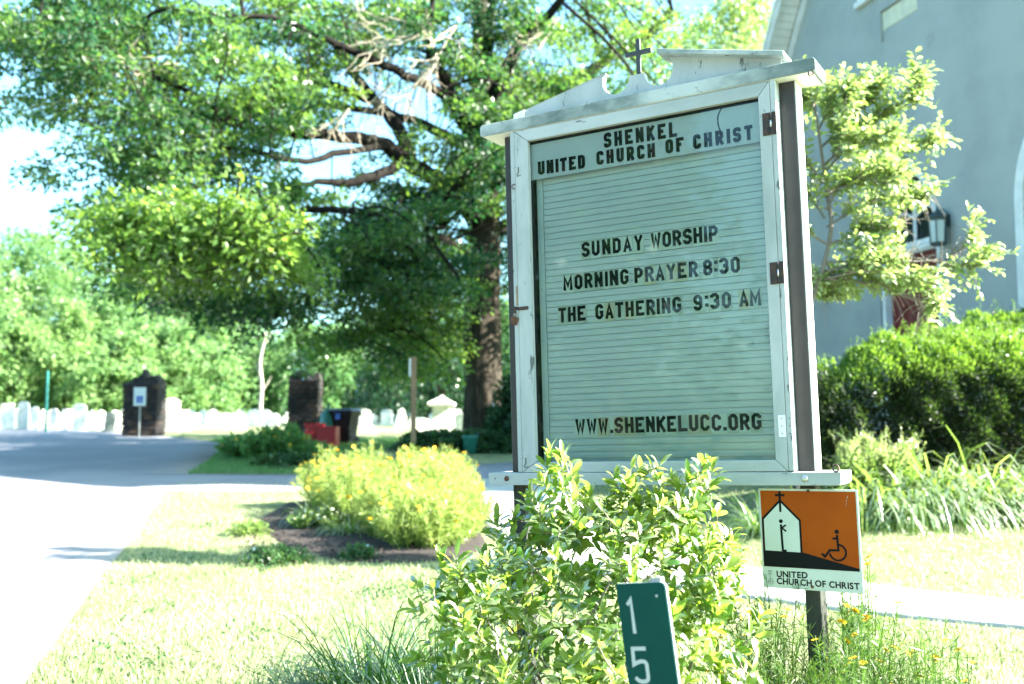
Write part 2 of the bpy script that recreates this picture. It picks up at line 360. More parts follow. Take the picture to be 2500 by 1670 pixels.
edge_l = ([-8, 0, 10, 20, 30, 40, 46, 60], [-12, -14, -19, -26, -34, -45, -52, -75])
strip('road', (-8, 46), edge_l, edge_r, M['asphalt'], .012, 24)
ribbon('driveway', [(-7.2, 18.3), (-4, 18.2), (-1.5, 19.0), (1.0, 20.2), (4, 21.4), (9, 22)], [2.6, 2.4, 3.0, 4.0, 4.5, 4.5], M['asphalt'], .020)
ribbon('footpath', [(9, 5.6), (6.0, 6.75), (4.0, 7.85), (2.6, 8.9), (1.2, 10.7), (.45, 13), (.25, 16), (.3, 18.6)], [1.1, 1.1, 1.15, 1.25, 1.4, 1.6, 1.7, 1.7], M['concrete'], .028)
def patch(name, poly, m, lift, n=16, kind='structure'):
    c = np.mean(poly, 0); P = spline([(a, b, 0) for a, b in list(poly)+[poly[0]]], 5)[:-1, :2]
    t = np.linspace(0, 1, n); XY = c+(P[:, None]-c)*t[None, :, None]
    z = hz(XY[..., 0], XY[..., 1])+lift+.05*(1-t[None]**3)-.07*(t[None] >= 1)
    V = np.concatenate([XY, z[..., None]], -1).reshape(-1, 3); k = len(P)
    i = np.arange(k)[:, None]*n; j = np.arange(n-1)[None]; i2 = ((np.arange(k)+1) % k)[:, None]*n
    F = np.stack([i+j, i+j+1, i2+j+1, i2+j], -1).reshape(-1, 4); return mk(name, V, F, m, kind=kind)
bed = [(-3.55, 15.6), (-3.5, 13.6), (-2.6, 11.6), (-1.7, 10.6), (-.8, 10.6), (-.25, 11.6), (-.45, 13.5), (-.75, 15.8), (-1.6, 16.6)]
patch('mulch_bed', bed, M['mulch'], .012)
patch('mulch_bed', [(-.9, 3.3), (.2, 2.9), (1.3, 3.0), (1.9, 3.6), (1.7, 4.6), (.6, 5.2), (-.5, 5.1)], M['mulch'], .012)
patch('mulch_bed', [(3.4, 12.6), (3.8, 11.6), (5.2, 11.4), (7, 11.4), (8.4, 11.6), (8.6, 14.2), (6, 15.2), (3.8, 14.8)], M['mulch'], .012)
patch('mulch_bed', [(-5.7, 22.0), (-5.3, 20.9), (-4.6, 20.5), (-3.6, 21.5), (-4.2, 24), (-6.2, 24.2)], M['mulch'], .012)
# bark chips loose on the bed by the road
n = 2600; a = rng.uniform(0, 2*math.pi, n); rr = np.sqrt(rng.uniform(0, 1, n)); bc = np.mean(bed, 0)
P = np.array([(-1.9+1.6*r_*math.cos(q), 13.2+2.7*r_*math.sin(q)) for q, r_ in zip(a, rr)])
P = np.concatenate([P, (hz(P[:, 0], P[:, 1])+.035+.03*rng.random(n))[:, None]], 1)
D = rnd_dirs(n); D[:, 2] *= .3; Vv, Ff, tn = leaf_cards(P, D, rnd_dirs(n, 2.5), rng.uniform(.03, .07, n), rng.uniform(.012, .03, n), rng.random(n))
mk('bark_chips', Vv, Ff, M['chip'], label='loose brown bark chips scattered over the flower bed', cat='bark mulch', kind='stuff')

def in_poly(x, y, poly):
    c = np.zeros(len(x), bool); n = len(poly)
    for i in range(n):
        x1, y1 = poly[i]; x2, y2 = poly[(i+1) % n]
        k = ((y1 > y) != (y2 > y)) & (x < (x2-x1)*(y-y1)/(y2-y1+1e-12)+x1); c ^= k
    return c
pathc = spline([(p[0], p[1], 0) for p in [(9, 5.6), (6.0, 6.75), (4.0, 7.85), (2.6, 8.9), (1.2, 10.7), (.45, 13), (.25, 16), (.3, 18.6)]], 12)[:, :2]
def lawn_ok(x, y):
    ok = (x > np.interp(y, *edge_r)+.02+.05*np.sin(x*9+y*7)); ok &= ~in_poly(x, y, bed) | (rng.random(len(x)) < .02)
    d = np.min(np.hypot(x[:, None]-pathc[None, :, 0], y[:, None]-pathc[None, :, 1]), 1); ok &= d > .72
    ok &= ~((x > 3.6) & (y > 11.6)); return ok
n = 150000; gy_ = 5.2+13.0*rng.random(n)**1.5; gx_ = gy_*rng.uniform(-.53, .53, n); k = lawn_ok(gx_, gy_); gx_, gy_ = gx_[k], gy_[k]; n = len(gx_)
P = np.stack([gx_, gy_, hz(gx_, gy_)-.004], 1); D = rnd_dirs(n, 2.2); D[:, 2] = np.abs(D[:, 2])
ln = rng.uniform(.03, .075, n); S = unit(np.cross(D, rnd_dirs(n)))*rng.uniform(.004, .008, n)[:, None]
V = np.stack([P-S, P+S, P+D*ln[:, None]], 1).reshape(-1, 3); F = np.arange(3*n).reshape(-1, 3)
pt = np.clip(.55+.25*np.sin(gx_*1.9+1.3*np.sin(gy_*2.1))*np.cos(gy_*1.6)+rng.normal(0, .25, n), 0, 1)
mk('lawn_grass', V, F, M['grass'], tone=np.repeat(pt, 3), label='short lawn grass beside the road and path, sunlight put into its pale colour', cat='grass', kind='stuff')
# weeds and clover in the lawn: a few broad tufts
n = 4200; c = rng.uniform(0, 1, (60, 2)); cy = 6+8*c[:, 0]; cx = np.interp(cy, *edge_r)+.3+c[:, 1]*3.0
ii = rng.integers(0, 60, n); x = cx[ii]+rng.normal(0, .12, n); y = cy[ii]+rng.normal(0, .16, n); k = lawn_ok(x, y); x, y = x[k], y[k]; n = len(x)
V, F, tn = leaf_cards(np.stack([x, y, hz(x, y)+rng.uniform(0, .05, n)], 1), rnd_dirs(n, .6), rnd_dirs(n, 2), rng.uniform(.02, .045, n), rng.uniform(.012, .025, n), rng.random(n))
mk('lawn_weeds', V, F, M['cover'], tone=tn, label='low green weeds growing in patches in the lawn', cat='weeds', kind='stuff')
# grass in the shaded wedge past the driveway
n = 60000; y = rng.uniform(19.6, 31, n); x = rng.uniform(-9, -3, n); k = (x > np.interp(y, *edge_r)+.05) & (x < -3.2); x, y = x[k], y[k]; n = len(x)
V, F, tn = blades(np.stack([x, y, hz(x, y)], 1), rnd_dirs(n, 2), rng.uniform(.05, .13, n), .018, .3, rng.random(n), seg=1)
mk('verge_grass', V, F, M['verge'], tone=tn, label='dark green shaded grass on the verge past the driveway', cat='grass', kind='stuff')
#@@PART2

# ------------------------------------------------------------------ lettering: strokes with cut or rounded corners
G = {
 'S': [[(1, .76), (1, 1, 1), (0, 1, 1), (0, .5, 1), (1, .5, 1), (1, 0, 1), (0, 0, 1), (0, .24)]],
 'U': [[(0, 1), (0, 0, 1), (1, 0, 1), (1, 1)]], 'N': [[(0, 0), (0, 1)], [(0, 1), (1, 0)], [(1, 0), (1, 1)]],
 'D': [[(0, .5), (0, 1), (1, 1, 1), (1, 0, 1), (0, 0), (0, .5)]],
 'A': [[(0, 0), (.5, 1), (1, 0)], [(.2, .26), (.8, .26)]], 'Y': [[(0, 1), (.5, .45), (1, 1)], [(.5, .5), (.5, 0)]],
 'W': [[(0, 1), (.22, 0), (.5, .85), (.78, 0), (1, 1)]], 'M': [[(0, 0), (0, 1), (.5, .25), (1, 1), (1, 0)]],
 'O': [[(0, .5), (0, 1, 1), (1, 1, 1), (1, 0, 1), (0, 0, 1), (0, .5)]],
 'R': [[(0, 0), (0, 1), (1, 1, 1), (1, .46, 1), (0, .46)], [(.5, .46), (1, 0)]],
 'H': [[(0, 0), (0, 1)], [(1, 0), (1, 1)], [(0, .5), (1, .5)]], 'I': [[(0, 0), (0, 1)]],
 'P': [[(0, 0), (0, 1), (1, 1, 1), (1, .42, 1), (0, .42)]],
 'G': [[(1, .74), (1, 1, 1), (0, 1, 1), (0, 0, 1), (1, 0, 1), (1, .45), (.55, .45)]],
 'C': [[(1, .72), (1, 1, 1), (0, 1, 1), (0, 0, 1), (1, 0, 1), (1, .28)]],
 'T': [[(0, 1), (1, 1)], [(.5, 1), (.5, 0)]], 'E': [[(1, 1), (0, 1), (0, 0), (1, 0)], [(0, .5), (.85, .5)]],
 'L': [[(0, 1), (0, 0), (1, 0)]], 'K': [[(0, 0), (0, 1)], [(1, 1), (.08, .42)], [(.35, .55), (1, 0)]],
 'F': [[(0, 0), (0, 1), (1, 1)], [(0, .5), (.8, .5)]],
 '8': [[(0, .75), (0, 1, 1), (1, 1, 1), (1, .51, 1), (0, .51, 1), (0, .75)], [(0, .25), (0, .51, 1), (1, .51, 1), (1, 0, 1), (0, 0, 1), (0, .25)]],
 '3': [[(0, .78), (0, 1, 1), (1, 1, 1), (1, .52, 1), (.35, .52)], [(.8, .52), (1, .5, 1), (1, 0, 1), (0, 0, 1), (0, .22)]],
 '9': [[(0, .22), (0, 0, 1), (1, 0, 1), (1, 1, 1), (0, 1, 1), (0, .45, 1), (1, .45)]],
 '1': [[(0, .82), (1, 1), (1, 0)]], '5': [[(.95, 1), (.05, 1), (0, .52), (.5, .62, 1), (1, .6, 1), (1, 0, 1), (.3, 0, 1), (0, .12)]]}
G['0'] = G['O']
NARROW = {'I': .34, ':': .34, '.': .34, '1': .3}
def stroke_pts(path, W, H, t, cut, seg):
    P = [(p[0]*(W-t)+t/2, p[1]*(H-t)+t/2, len(p) > 2) for p in path]; out = []
    for i, (x, y, rd) in enumerate(P):
        if rd and 0 < i < len(P)-1:
            a = np.array(P[i-1][:2])-[x, y]; b = np.array(P[i+1][:2])-[x, y]; la, lb = np.linalg.norm(a), np.linalg.norm(b)
            c = min(cut, la*.49, lb*.49); p0 = np.array([x, y])+a/la*c; p1 = np.array([x, y])+b/lb*c
            for k in range(seg+1):
                s = k/seg; out.append(tuple((1-s)**2*p0+2*s*(1-s)*np.array([x, y])+s*s*p1))
        else: out.append((x, y))
    q = [out[0]]
    for p in out[1:]:
        if math.hypot(p[0]-q[-1][0], p[1]-q[-1][1]) > 1e-5: q.append(p)
    return np.array(q)
def stroke_solid(mb, P, t, x0, z0, y, d, rot=0.0):
    n = len(P); T = unit(np.gradient(P, axis=0)) if n > 2 else np.repeat(unit(P[1]-P[0])[None], 2, 0); seg = unit(np.diff(P, axis=0)); L = []
    closed = np.linalg.norm(P[0]-P[-1]) < 1e-5
    for i in range(n):
        a = seg[i-1] if (i > 0 or closed) else seg[i]; b = seg[i] if i < n-1 else (seg[0] if closed else seg[-1])
        na = np.array([-a[1], a[0]]); nb = np.array([-b[1], b[0]]); m = na+nb; m = m/np.linalg.norm(m); L.append(m*min(1/max(m@na, .3), 1.9))
    L = np.array(L); V = []; F = []
    c, s = math.cos(rot), math.sin(rot)
    for i in range(n):
        for q in (P[i]+L[i]*t/2, P[i]-L[i]*t/2):
            V += [(x0+q[0]*c-q[1]*s, y-d, z0+q[0]*s+q[1]*c), (x0+q[0]*c-q[1]*s, y, z0+q[0]*s+q[1]*c)]
    for i in range(n-1):
        a, b = 4*i, 4*i+4; F += [(a, a+2, b+2, b), (a, b, b+1, a+1), (a+2, a+3, b+3, b+2)]
    F += [(0, 1, 3, 2), (4*n-4, 4*n-2, 4*n-1, 4*n-3)]; mb.add(V, F)
def glyph(ch, W, H, t, x0, z0, y, d, cut, seg, rot=0.0):
    mb = MB()
    if ch == '.': mb.box(x0, x0+t*1.05, y-d, y, z0, z0+t*1.05)
    elif ch == ':': mb.box(x0, x0+t*1.05, y-d, y, z0+H*.2, z0+H*.2+t); mb.box(x0, x0+t*1.05, y-d, y, z0+H*.68, z0+H*.68+t)
    else:
        for k, p in enumerate(G[ch]):
            P = stroke_pts(p, W if ch != 'I' else t, H, t, cut, seg)
            if len(p) == 2: 
                e = unit(P[1]-P[0])*t*.5; vert = abs(e[1]) > abs(e[0])
                ends = [q for q in range(2)]
                P = P.copy()
                if vert: 
                    sgn = 1 if P[1][1] > P[0][1] else -1
                    if p[0][1] in (0, 1): P[0] = P[0]-e
                    if p[1][1] in (0, 1): P[1] = P[1]+e
                else: P[0] = P[0]-(e if ch == 'T' else 0); P[1] = P[1]+(e if ch == 'T' else 0)
            else:
                P = P.copy()
                for a_, b_, pp in ((0, 1, p[0]), (-1, -2, p[-1])):
                    if pp[1] in (0, 1) and not (np.linalg.norm(P[0]-P[-1]) < 1e-5): P[a_] = P[a_]+unit(P[a_]-P[b_])*t*.5
            stroke_solid(mb, P, t, x0, z0, y, d+k*.00025, rot)
    return mb
def layout(word, a, b, wn, gap_min=0):
    ws = [wn*NARROW.get(c, 1.18 if c in 'WM' else 1.0) for c in word]
    g = (b-a-sum(ws))/max(1, len(word)-1); x = a; out = []
    for c, w_ in zip(word, ws): out.append((c, x, w_, g)); x += w_+g
    return out

# ------------------------------------------------------------------ the letter board sign on its two posts
YAW, LEAN = .5239, .0282; V0 = 1.27
def frame(yaw, lean):
    r0 = Vector((math.cos(yaw), -math.sin(yaw), 0)); n0 = Vector((-math.sin(yaw), -math.cos(yaw), 0)); up = Vector((0, 0, 1))
    c, s = math.cos(lean), math.sin(lean); r_ = r0*c+up*s; u_ = up*c-r0*s
    return r_, u_, n0
def place(o, O, yaw, lean, drop=0.0):
    r_, u_, n_ = frame(yaw, lean); P = Vector(O)-u_*drop
    m = Matrix((( r_.x, -n_.x, u_.x, P.x), (r_.y, -n_.y, u_.y, P.y), (r_.z, -n_.z, u_.z, P.z), (0, 0, 0, 1)))
    o.matrix_world = m
SO = (.0483, 4.5449, 1.2704)
sign = empty('letter_board_sign', label='tall white wooden letter board sign with broken pediment and cross between two brown posts', cat='church sign')
place(sign, SO, YAW, LEAN, V0)
Z = V0
def spr(name, poly, w0, w1, m, parent=sign, bevel=0.0, **k):
    return MB().prism([(a, b+Z) for a, b in poly], -w0, -w1).build(name, m, parent, bevel, **k)
def sbox(name, u0, u1, v0, v1, w0, w1, m, parent=sign, bevel=0.0, **k):
    return MB().box(u0, u1, -w0, -w1, v0+Z, v1+Z).build(name, m, parent, bevel, **k)
# posts and their painted side boards
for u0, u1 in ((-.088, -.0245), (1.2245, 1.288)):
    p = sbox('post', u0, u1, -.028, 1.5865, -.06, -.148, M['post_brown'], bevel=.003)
    sbox('post_foot', u0+.001, u1-.001, -V0-.35, -.0285, -.061, -.147, M['post_foot'], bevel=.003, label='lower half of the post, shrub shade put into its dark colour')
    sbox('side_board', u1+.0005, u1+.0075, .003, 1.586, -.062, -.146, M['paint_under'], p)
# box
for name, u0, u1 in (('box_side', -.024, -.0015), ('box_side', 1.2015, 1.224)):
    sbox(name, u0, u1, .0035, 1.5868, -.0015, -.16, M['paint'], bevel=.0015)
sbox('box_top', -.0013, 1.2013, 1.5635, 1.5868, -.03, -.16, M['dark']); sbox('box_bottom', -.0013, 1.2013, .004, .03, -.03, -.16, M['paint'])
sbox('box_back', -.001, 1.201, .031, 1.563, -.13, -.155, M['dark'])
sbox('box_lining', .0, .003, .031, 1.562, -.03, -.128, M['dark']); sbox('box_lining', 1.197, 1.2, .031, 1.562, -.03, -.128, M['dark'])
# cap board
cap = [(-.176, 1.589), (1.380, 1.589), (1.3895, 1.5985), (1.3895, 1.636), (1.380, 1.6455), (-.174, 1.6455), (-.185, 1.634), (-.185, 1.597)]
spr('cap_board', cap, .004, -.18, M['paint_mold'], bevel=.002)
# pale sheet under the cap, bounced light put into its colour
sbox('soffit_board', -.170, 1.374, 1.5872, 1.5889, -.001, -.176, M['paint_under'])
# pediment with its two round cut-outs
def arc(cx, cv, r_, a0, a1, n=18): return [(cx+r_*math.cos(R(a)), cv+r_*math.sin(R(a))) for a in np.linspace(a0, a1, n)]
ped = [(-.02, 1.6465), (-.02, 1.690)] + [(.10, 1.715), (.25, 1.746), (.40, 1.776), (.452, 1.786)]
ped += arc(.497, 1.752, .066, 140, 358) + [(.566, 1.7555), (.634, 1.7555)] + arc(.702, 1.754, .068, 181, 398)[0:] + [(.758, 1.806), (1.238, 1.7005), (1.238, 1.6465)]
spr('pediment', ped, -.062, -.098, M['paint'])
spr('rake_board', [(.716, 1.811), (1.262, 1.6835), (1.262, 1.7045), (.716, 1.832)], -.012, -.145, M['paint_mold'], bevel=.0015)
spr('rake_remnant', [(-.03, 1.6465), (.02, 1.6465), (.03, 1.700), (-.03, 1.688)], -.05, -.10, M['paint_under'], bevel=.002)
# cross
spr('cross', [(.592, 1.7558), (.612, 1.7558), (.612, 1.852), (.664, 1.852), (.664, 1.872), (.612, 1.872), (.612, 1.925), (.592, 1.925), (.592, 1.872), (.540, 1.872), (.540, 1.852), (.592, 1.852)], -.078, -.092, mat('grey_cross_paint', (.050, .060, .066), .6, (.035, .042, .048), 20), bevel=.001)
# bottom beam
spr('bottom_beam', [(-.180, -.040), (-.166, -.056), (1.392, -.053), (1.4015, -.040), (1.4015, -.001), (-.181, 0.0)], .001, -.19, M['paint_h'], bevel=.002)
# door: mitred rails and stiles round the pane
L_, R_, T_, B_ = .0701, .0483, .0557, .0469; D0, D1 = 0.0, -.026; g_ = .0012; W_, H_ = 1.2, 1.5845
door = empty('door'); door.parent = sign
b0 = .0035
spr('stile', [(.0, b0), (L_-g_, B_+g_), (L_-g_, H_-T_-g_), (0, H_-.002)], D0, D1, M['paint'], door, .001, label='left door stile with peeling paint and rusty fittings')
spr('stile', [(W_, b0), (W_, H_-.002), (W_-R_+g_, H_-T_-g_), (W_-R_+g_, B_+g_)], D0, D1, M['paint'], door, .001)
spr('rail', [(.0015, H_), (L_, H_-T_), (W_-R_, H_-T_), (W_-.0015, H_)], D0, D1, M['paint_h'], door, .001)
spr('rail', [(.0015, .002), (W_-.0015, .002), (W_-R_, B_), (L_, B_)], D0, D1, M['paint_h'], door, .001)
sbox('glass_pane', L_-.004, W_-R_+.004, B_-.004, H_-T_+.004, -.0268, -.0285, M['glass'], door)
# header with fixed black letters
hd = sbox('header_panel', .045, 1.158, 1.350, 1.519, -.038, -.046, M['header'], bevel=.001)
def hword(word, a, b, v0, h, slope=0.0, t=.0140):
    for ch, x, w_, g in layout(word, a, b, .033 if ch_w is None else ch_w):
        glyph(ch, w_, h, t, x, v0+Z+slope*(x-a), .0378, .004, h*.26, 6).build('letter', M['ink'], hd)
ch_w = .0355; hword('SHENKEL', .441, .785, 1.441, .066, -.022)
ch_w = .0335; hword('UNITED', .103, .343, 1.369, .062, -.018); hword('CHURCH', .402, .681, 1.368, .062, -.03)
hword('OF', .731, .813, 1.366, .061); hword('CHRIST', .856, 1.113, 1.365, .062, -.004)
MB().tube([(a, .0365, b+Z) for a, b in spline([(.985, 1.519, 0), (.970, 1.49, 0), (.968, 1.46, 0), (.973, 1.435, 0), (.983, 1.415, 0)], 5)[:, :2]], .0028, 6).build('loose_wire', M['ink'], sign, smooth=True)
# letter board: one slat per track
bd = sbox('letter_board', .072, 1.165, .033, 1.392, -.088, -.100, M['board'])
PT = .0288; base_v = .954-30*PT
for k in range(0, 48):
    v0 = base_v+PT*(k-1); lo = max(v0+.0006, .046)
    if v0+PT > 1.385: break
    if v0+PT < .052: continue
    y0 = -.0755
    MB().add([(x, y, z) for x in (.106, 1.135) for y, z in ((.0775, lo+Z), (.0752, v0+PT*.5+Z), (.0768, v0+PT-.0024+Z), (.087, v0+PT-.0024+Z), (.087, lo+Z))],
             [(0, 1, 6, 5), (1, 2, 7, 6), (2, 3, 8, 7), (3, 4, 9, 8), (4, 0, 5, 9), (4, 3, 2, 1, 0), (5, 6, 7, 8, 9)]).build('slat', M['board'], bd)
    if k == 3: continue
for u0, u1 in ((.072, .1035), (1.137, 1.165)):
    tr = sbox('edge_trim', u0, u1, .046, 1.388, -.0735, -.0875, M['board'], bd, .001)
    for v in (.12, .32, .60, .84, 1.08, 1.30): MB().lathe([(.0022, 0), (.0022, .001)], n=8).build('screw', M['iron'], tr).matrix_basis = Matrix.Translation(((u0+.011), .0733, v+Z)) @ Matrix.Rotation(math.pi/2, 4, 'X')
rows = [(.966, [('SUNDAY', .296, .593), ('WORSHIP', .632, .935)]), (.822, [('MORNING', .198, .521), ('PRAYER', .550, .840), ('8:30', .864, 1.023)]),
        (.677, [('THE', .168, .306), ('GATHERING', .354, .760), ('9:30', .815, .978), ('AM', 1.013, 1.105)]), (.168, [('WWW.SHENKELUCC.ORG', .239, 1.082)])]
q = 0
for rv, words in rows:
    for word, a, b in words:
        for ch, x, w_, g in layout(word, a, b, .0395 if len(word) < 10 else .0405):
            tm = M[random.choice(['tile1', 'tile1', 'tile3', 'tile1', 'tile2'] if rv < .3 else ['tile1', 'tile1', 'tile3', 'tile3', 'tile1', 'tile1', 'tile2'])]
            e = max(.003, g*.5-.0006); x_ = x+random.uniform(-.0008, .0008); dv = random.uniform(-.0008, .0008)
            tl = sbox('letter_tile', x_-e, x_+w_+e, rv-.0118+dv, rv+.0712+dv, -.0722, -.0735, tm, bd); q += 1
            glyph(ch, w_, .068, .0142, x_, rv+dv+Z, .0720, .0011, .0085, 1).build('letter', M['ink'], tl)
# hinges, hasp, hooks and bolts
for v0, v1, name, mm in ((1.358, 1.452, 'hinge', M['iron']), (.747, .836, 'hinge', M['iron'])):
    h = sbox(name, 1.167, 1.1955, v0, v1, .0035, .0005, mm, bevel=.0006)
    sbox('hinge_leaf', 1.2045, 1.222, v0+.001, v1+.001, .002, -.001, mm, h)
    for k in range(3): MB().tube([(1.200, -.004, v0+Z+k*(v1-v0)/3+.001), (1.200, -.004, v0+Z+(k+1)*(v1-v0)/3-.001)], .0036, 8).build('knuckle', M['zinc'] if k == 1 else mm, h, smooth=True)
h = sbox('hinge', 1.170, 1.199, .137, .223, .0025, .0005, M['white_metal'], bevel=.0005, label='newer bright white hinge plate at the foot of the door')
for v in (.150, .180, .210):
    for u in (1.184, 1.214): MB().lathe([(.0026, 0), (.0018, .0012)], n=10).build('screw', M['iron'], h).matrix_basis = Matrix.Translation((u, -.0026 if u < 1.2 else .001, v+Z)) @ Matrix.Rotation(math.pi/2, 4, 'X')
ha = sbox('hasp', -.012, .053, .741, .757, .004, .001, M['iron'], bevel=.001); sbox('staple', -.018, -.010, .728, .760, .014, -.0015, M['iron'], ha, .001)
sbox('splinter', -.010, -.003, .765, .855, .001, -.0014, mat('bare_old_wood', (.30, .2, .11), .9, (.2, .13, .08), 30, stretch=(1, 1, .2)))
for u, v in ((.0195, 1.4125), (.0195, .068)):
    MB().tube([(u, -.004, v+Z), (u+.001, -.005, v-.012+Z), (u+.0005, -.005, v-.028+Z), (u-.007, -.006, v-.036+Z), (u-.003, -.006, v-.045+Z), (u+.012, -.005, v-.042+Z)], .0019, 6).build('hook', M['iron'], sign, smooth=True)
    MB().lathe([(.005, 0), (.004, .004), (.001, .006)], n=10).build('screw_eye', M['zinc'], sign).matrix_basis = Matrix.Translation((u-.022, -.001, v+.003+Z)) @ Matrix.Rotation(math.pi/2, 4, 'X')
MB().tube([(-.005+.011*math.cos(a), -.006, 1.322+Z+.011*math.sin(a)) for a in np.linspace(.6, 5.2, 12)], .0022, 6).build('open_ring', M['rust'], sign, smooth=True)
def disc(name, u, v, r_, wf, m, h=.002, dome=0.0):
    o = MB().lathe([(r_, 0), (r_, h*.5), (r_*.85, h+dome*.5), (r_*.5, h+dome*.9), (.0001, h+dome)], n=20).build(name, m, sign, smooth=True)
    o.matrix_basis = Matrix.Translation((u, -wf, v+Z)) @ Matrix.Rotation(math.pi/2, 4, 'X'); return o
disc('carriage_bolt', 1.264, -.026, .0135, .001, M['zinc'], .003, .006)
disc('carriage_bolt', -.084, -.026, .012, .001, M['rust'], .003, .005); disc('nail_head', -.145, -.026, .0035, .001, M['rust'])
MB().tube([(1.387+.0105*math.cos(a), -.02+.002*math.sin(a), .013+Z+.0125*math.sin(a)) for a in np.linspace(-1.4, 4.9, 20)], .0036, 8).build('eye_bolt', M['iron'], sign, smooth=True)
MB().tube([(1.366, -.012, 1.586+Z), (1.362, -.012, 1.574+Z), (1.368, -.013, 1.566+Z), (1.372, -.014, 1.576+Z), (1.376, -.013, 1.566+Z), (1.382, -.012, 1.574+Z), (1.378, -.012, 1.586+Z)], .0035, 6).build('staple_clip', M['iron'], sign, smooth=True)

# padlock hanging on the hasp
pad = empty('padlock', label='small rusty brown padlock hanging open from the black hasp on the sign', cat='padlock')
place(pad, SO, YAW, LEAN, V0)
o = MB().prism([(-.043, .684+Z), (-.012, .672+Z), (.002, .700+Z), (.000, .708+Z), (-.027, .719+Z), (-.033, .712+Z)], -.012, .002).build('lock_body', M['rust'], pad, .003)
MB().tube([(-.024, -.004, .712+Z), (-.018, -.004, .738+Z), (-.012, -.004, .748+Z), (-.005, -.004, .742+Z), (-.006, -.004, .722+Z)], .0032, 8).build('shackle', M['steelgrey'], pad, smooth=True)

# ------------------------------------------------------------------ printed plaque screwed to the right post
plaque = empty('access_plaque', label='square orange and white plaque with black church and wheelchair pictograms below the letter board', cat='plaque')
place(plaque, SO, YAW, LEAN, V0)
PW = -.046
spr('plate', [(1.066, -.459), (1.451, -.464), (1.449, -.071), (1.063, -.067)], PW, PW-.003, M['plate'], plaque, .0008)
def art(name, poly, lv, m): return MB().prism([(a, b+Z) for a, b in poly], -(PW+.0004*lv+.0002), -(PW+.0004*lv-.0002)).build(name, m, plaque)
art('orange_field', [(1.072, -.376), (1.441, -.381), (1.441, -.079), (1.071, -.076)], 1, M['orange'])
art('hill_shape', [(1.073, -.3755), (1.4412, -.3812), (1.4412, -.371), (1.236, -.318), (1.073, -.312)], 2, M['ink'])
art('house_outline', [(1.0735, -.318), (1.0725, -.186), (1.149, -.109), (1.2275, -.190), (1.2285, -.320)], 3, M['ink'])
art('house_face', [(1.0815, -.3125), (1.081, -.190), (1.149, -.121), (1.2195, -.194), (1.220, -.3165)], 4, M['plate'])
def line(name, pts, t, lv, m=None, parent=None):
    mb = MB(); stroke_solid(mb, np.array(pts, float), t, 0, Z, -(PW+.0004*lv), .0003); return mb.build(name, m or M['ink'], plaque)
line('cross_mark', [(1.149, -.0785), (1.149, -.160)], .0088, 5); line('cross_mark', [(1.131, -.0935), (1.1685, -.0938)], .0085, 5.6)
def circ(cx, cv, r_, a0=0, a1=360, n=28): return [(cx+r_*math.cos(R(a)), cv+r_*math.sin(R(a))) for a in np.linspace(a0, a1, n)]
art('figure_head', circ(1.149, -.1965, .0078)[:-1], 5, M['ink']); line('figure_body', [(1.1485, -.209), (1.1515, -.3135)], .0088, 5)
art('figure_foot', [(1.150, -.316), (1.1665, -.3165), (1.1665, -.3075), (1.150, -.3070)], 5.5, M['ink'])
line('figure_arm', [(1.150, -.2235), (1.1685, -.211)], .0068, 5.5); line('figure_arm', [(1.150, -.221), (1.1685, -.236)], .0068, 6.1)
art('figure_head', circ(1.363, -.2325, .0085)[:-1], 2, M['ink'])
line('figure_body', [(1.3635, -.245), (1.366, -.3035), (1.334, -.3035), (1.3135, -.329), (1.302, -.317)], .0085, 3)
line('figure_arm', [(1.346, -.259), (1.363, -.259)], .0075, 3.6)
line('wheel_mark', circ(1.3635, -.3115, .0305, 88, -172, 34), .0075, 4.2)
for pts in ([(1.0945, -.398), (1.0965, -.4375)], [(1.086, -.4045), (1.106, -.4055)], [(1.0885, -.391), (1.0895, -.3965), (1.0915, -.392), (1.0945, -.3965), (1.0965, -.392), (1.099, -.397), (1.1015, -.392), (1.102, -.3975)],
            circ(1.0970, -.4345, .0105, -195, 15, 20), [(1.0865, -.4335), (1.107, -.4345)], circ(1.0970, -.4345, .0105, 15, 90, 8)):
    line('emblem_line', pts, .0013, 2+.3*random.random())
def font_mesh(txt, off):
    c = bpy.data.curves.new('lettering', 'FONT'); c.body = txt; c.size = 1; c.offset = off; c.extrude = 0; c.resolution_u = 4
    o = bpy.data.objects.new('lettering', c); COL.objects.link(o); me = bpy.data.meshes.new_from_object(o.evaluated_get(bpy.context.evaluated_depsgraph_get()))
    bpy.data.objects.remove(o); bpy.data.curves.remove(c); return me
def text(txt, u0, u1, v0, h, lv, slope=0.0, off=.034):
    x = u0; mes = [font_mesh(c, off) if c != ' ' else None for c in txt]; bb = []
    for me in mes:
        if me is None: bb.append(.30); continue
        co = np.array([v.co[:2] for v in me.vertices]); bb.append((co[:, 0].min(), co[:, 0].max(), co[:, 1].max()))
    capH = .73; sp = .075; tot = sum((b if isinstance(b, float) else b[1]-b[0]+sp) for b in bb)-sp; sx = (u1-u0)/tot; sz = h/capH
    for me, b in zip(mes, bb):
        if me is None: x += b*sx; continue
        o = link('letter', me, M['ink'], plaque)
        for v in me.vertices: v.co = ((v.co.x-b[0])*sx+x, -(PW+.0004*lv), v.co.y*sz+v0+Z+slope*(x-u0))
        x += (b[1]-b[0]+sp)*sx
text('UNITED', 1.121, 1.243, -.4155, .0245, 1, .0)
text('CHURCH OF CHRIST', 1.1205, 1.4375, -.4425, .0245, 1, -.018)
for u, v, r_ in ((1.262, -.077, .0062), (1.2595, -.4475, .006)):
    o = MB().lathe([(r_, 0), (r_*.9, .003), (.0001, .005)], n=14).build('screw', M['rust'], plaque, smooth=True); o.matrix_basis = Matrix.Translation((u, -PW-.0006, v+Z)) @ Matrix.Rotation(math.pi/2, 4, 'X')
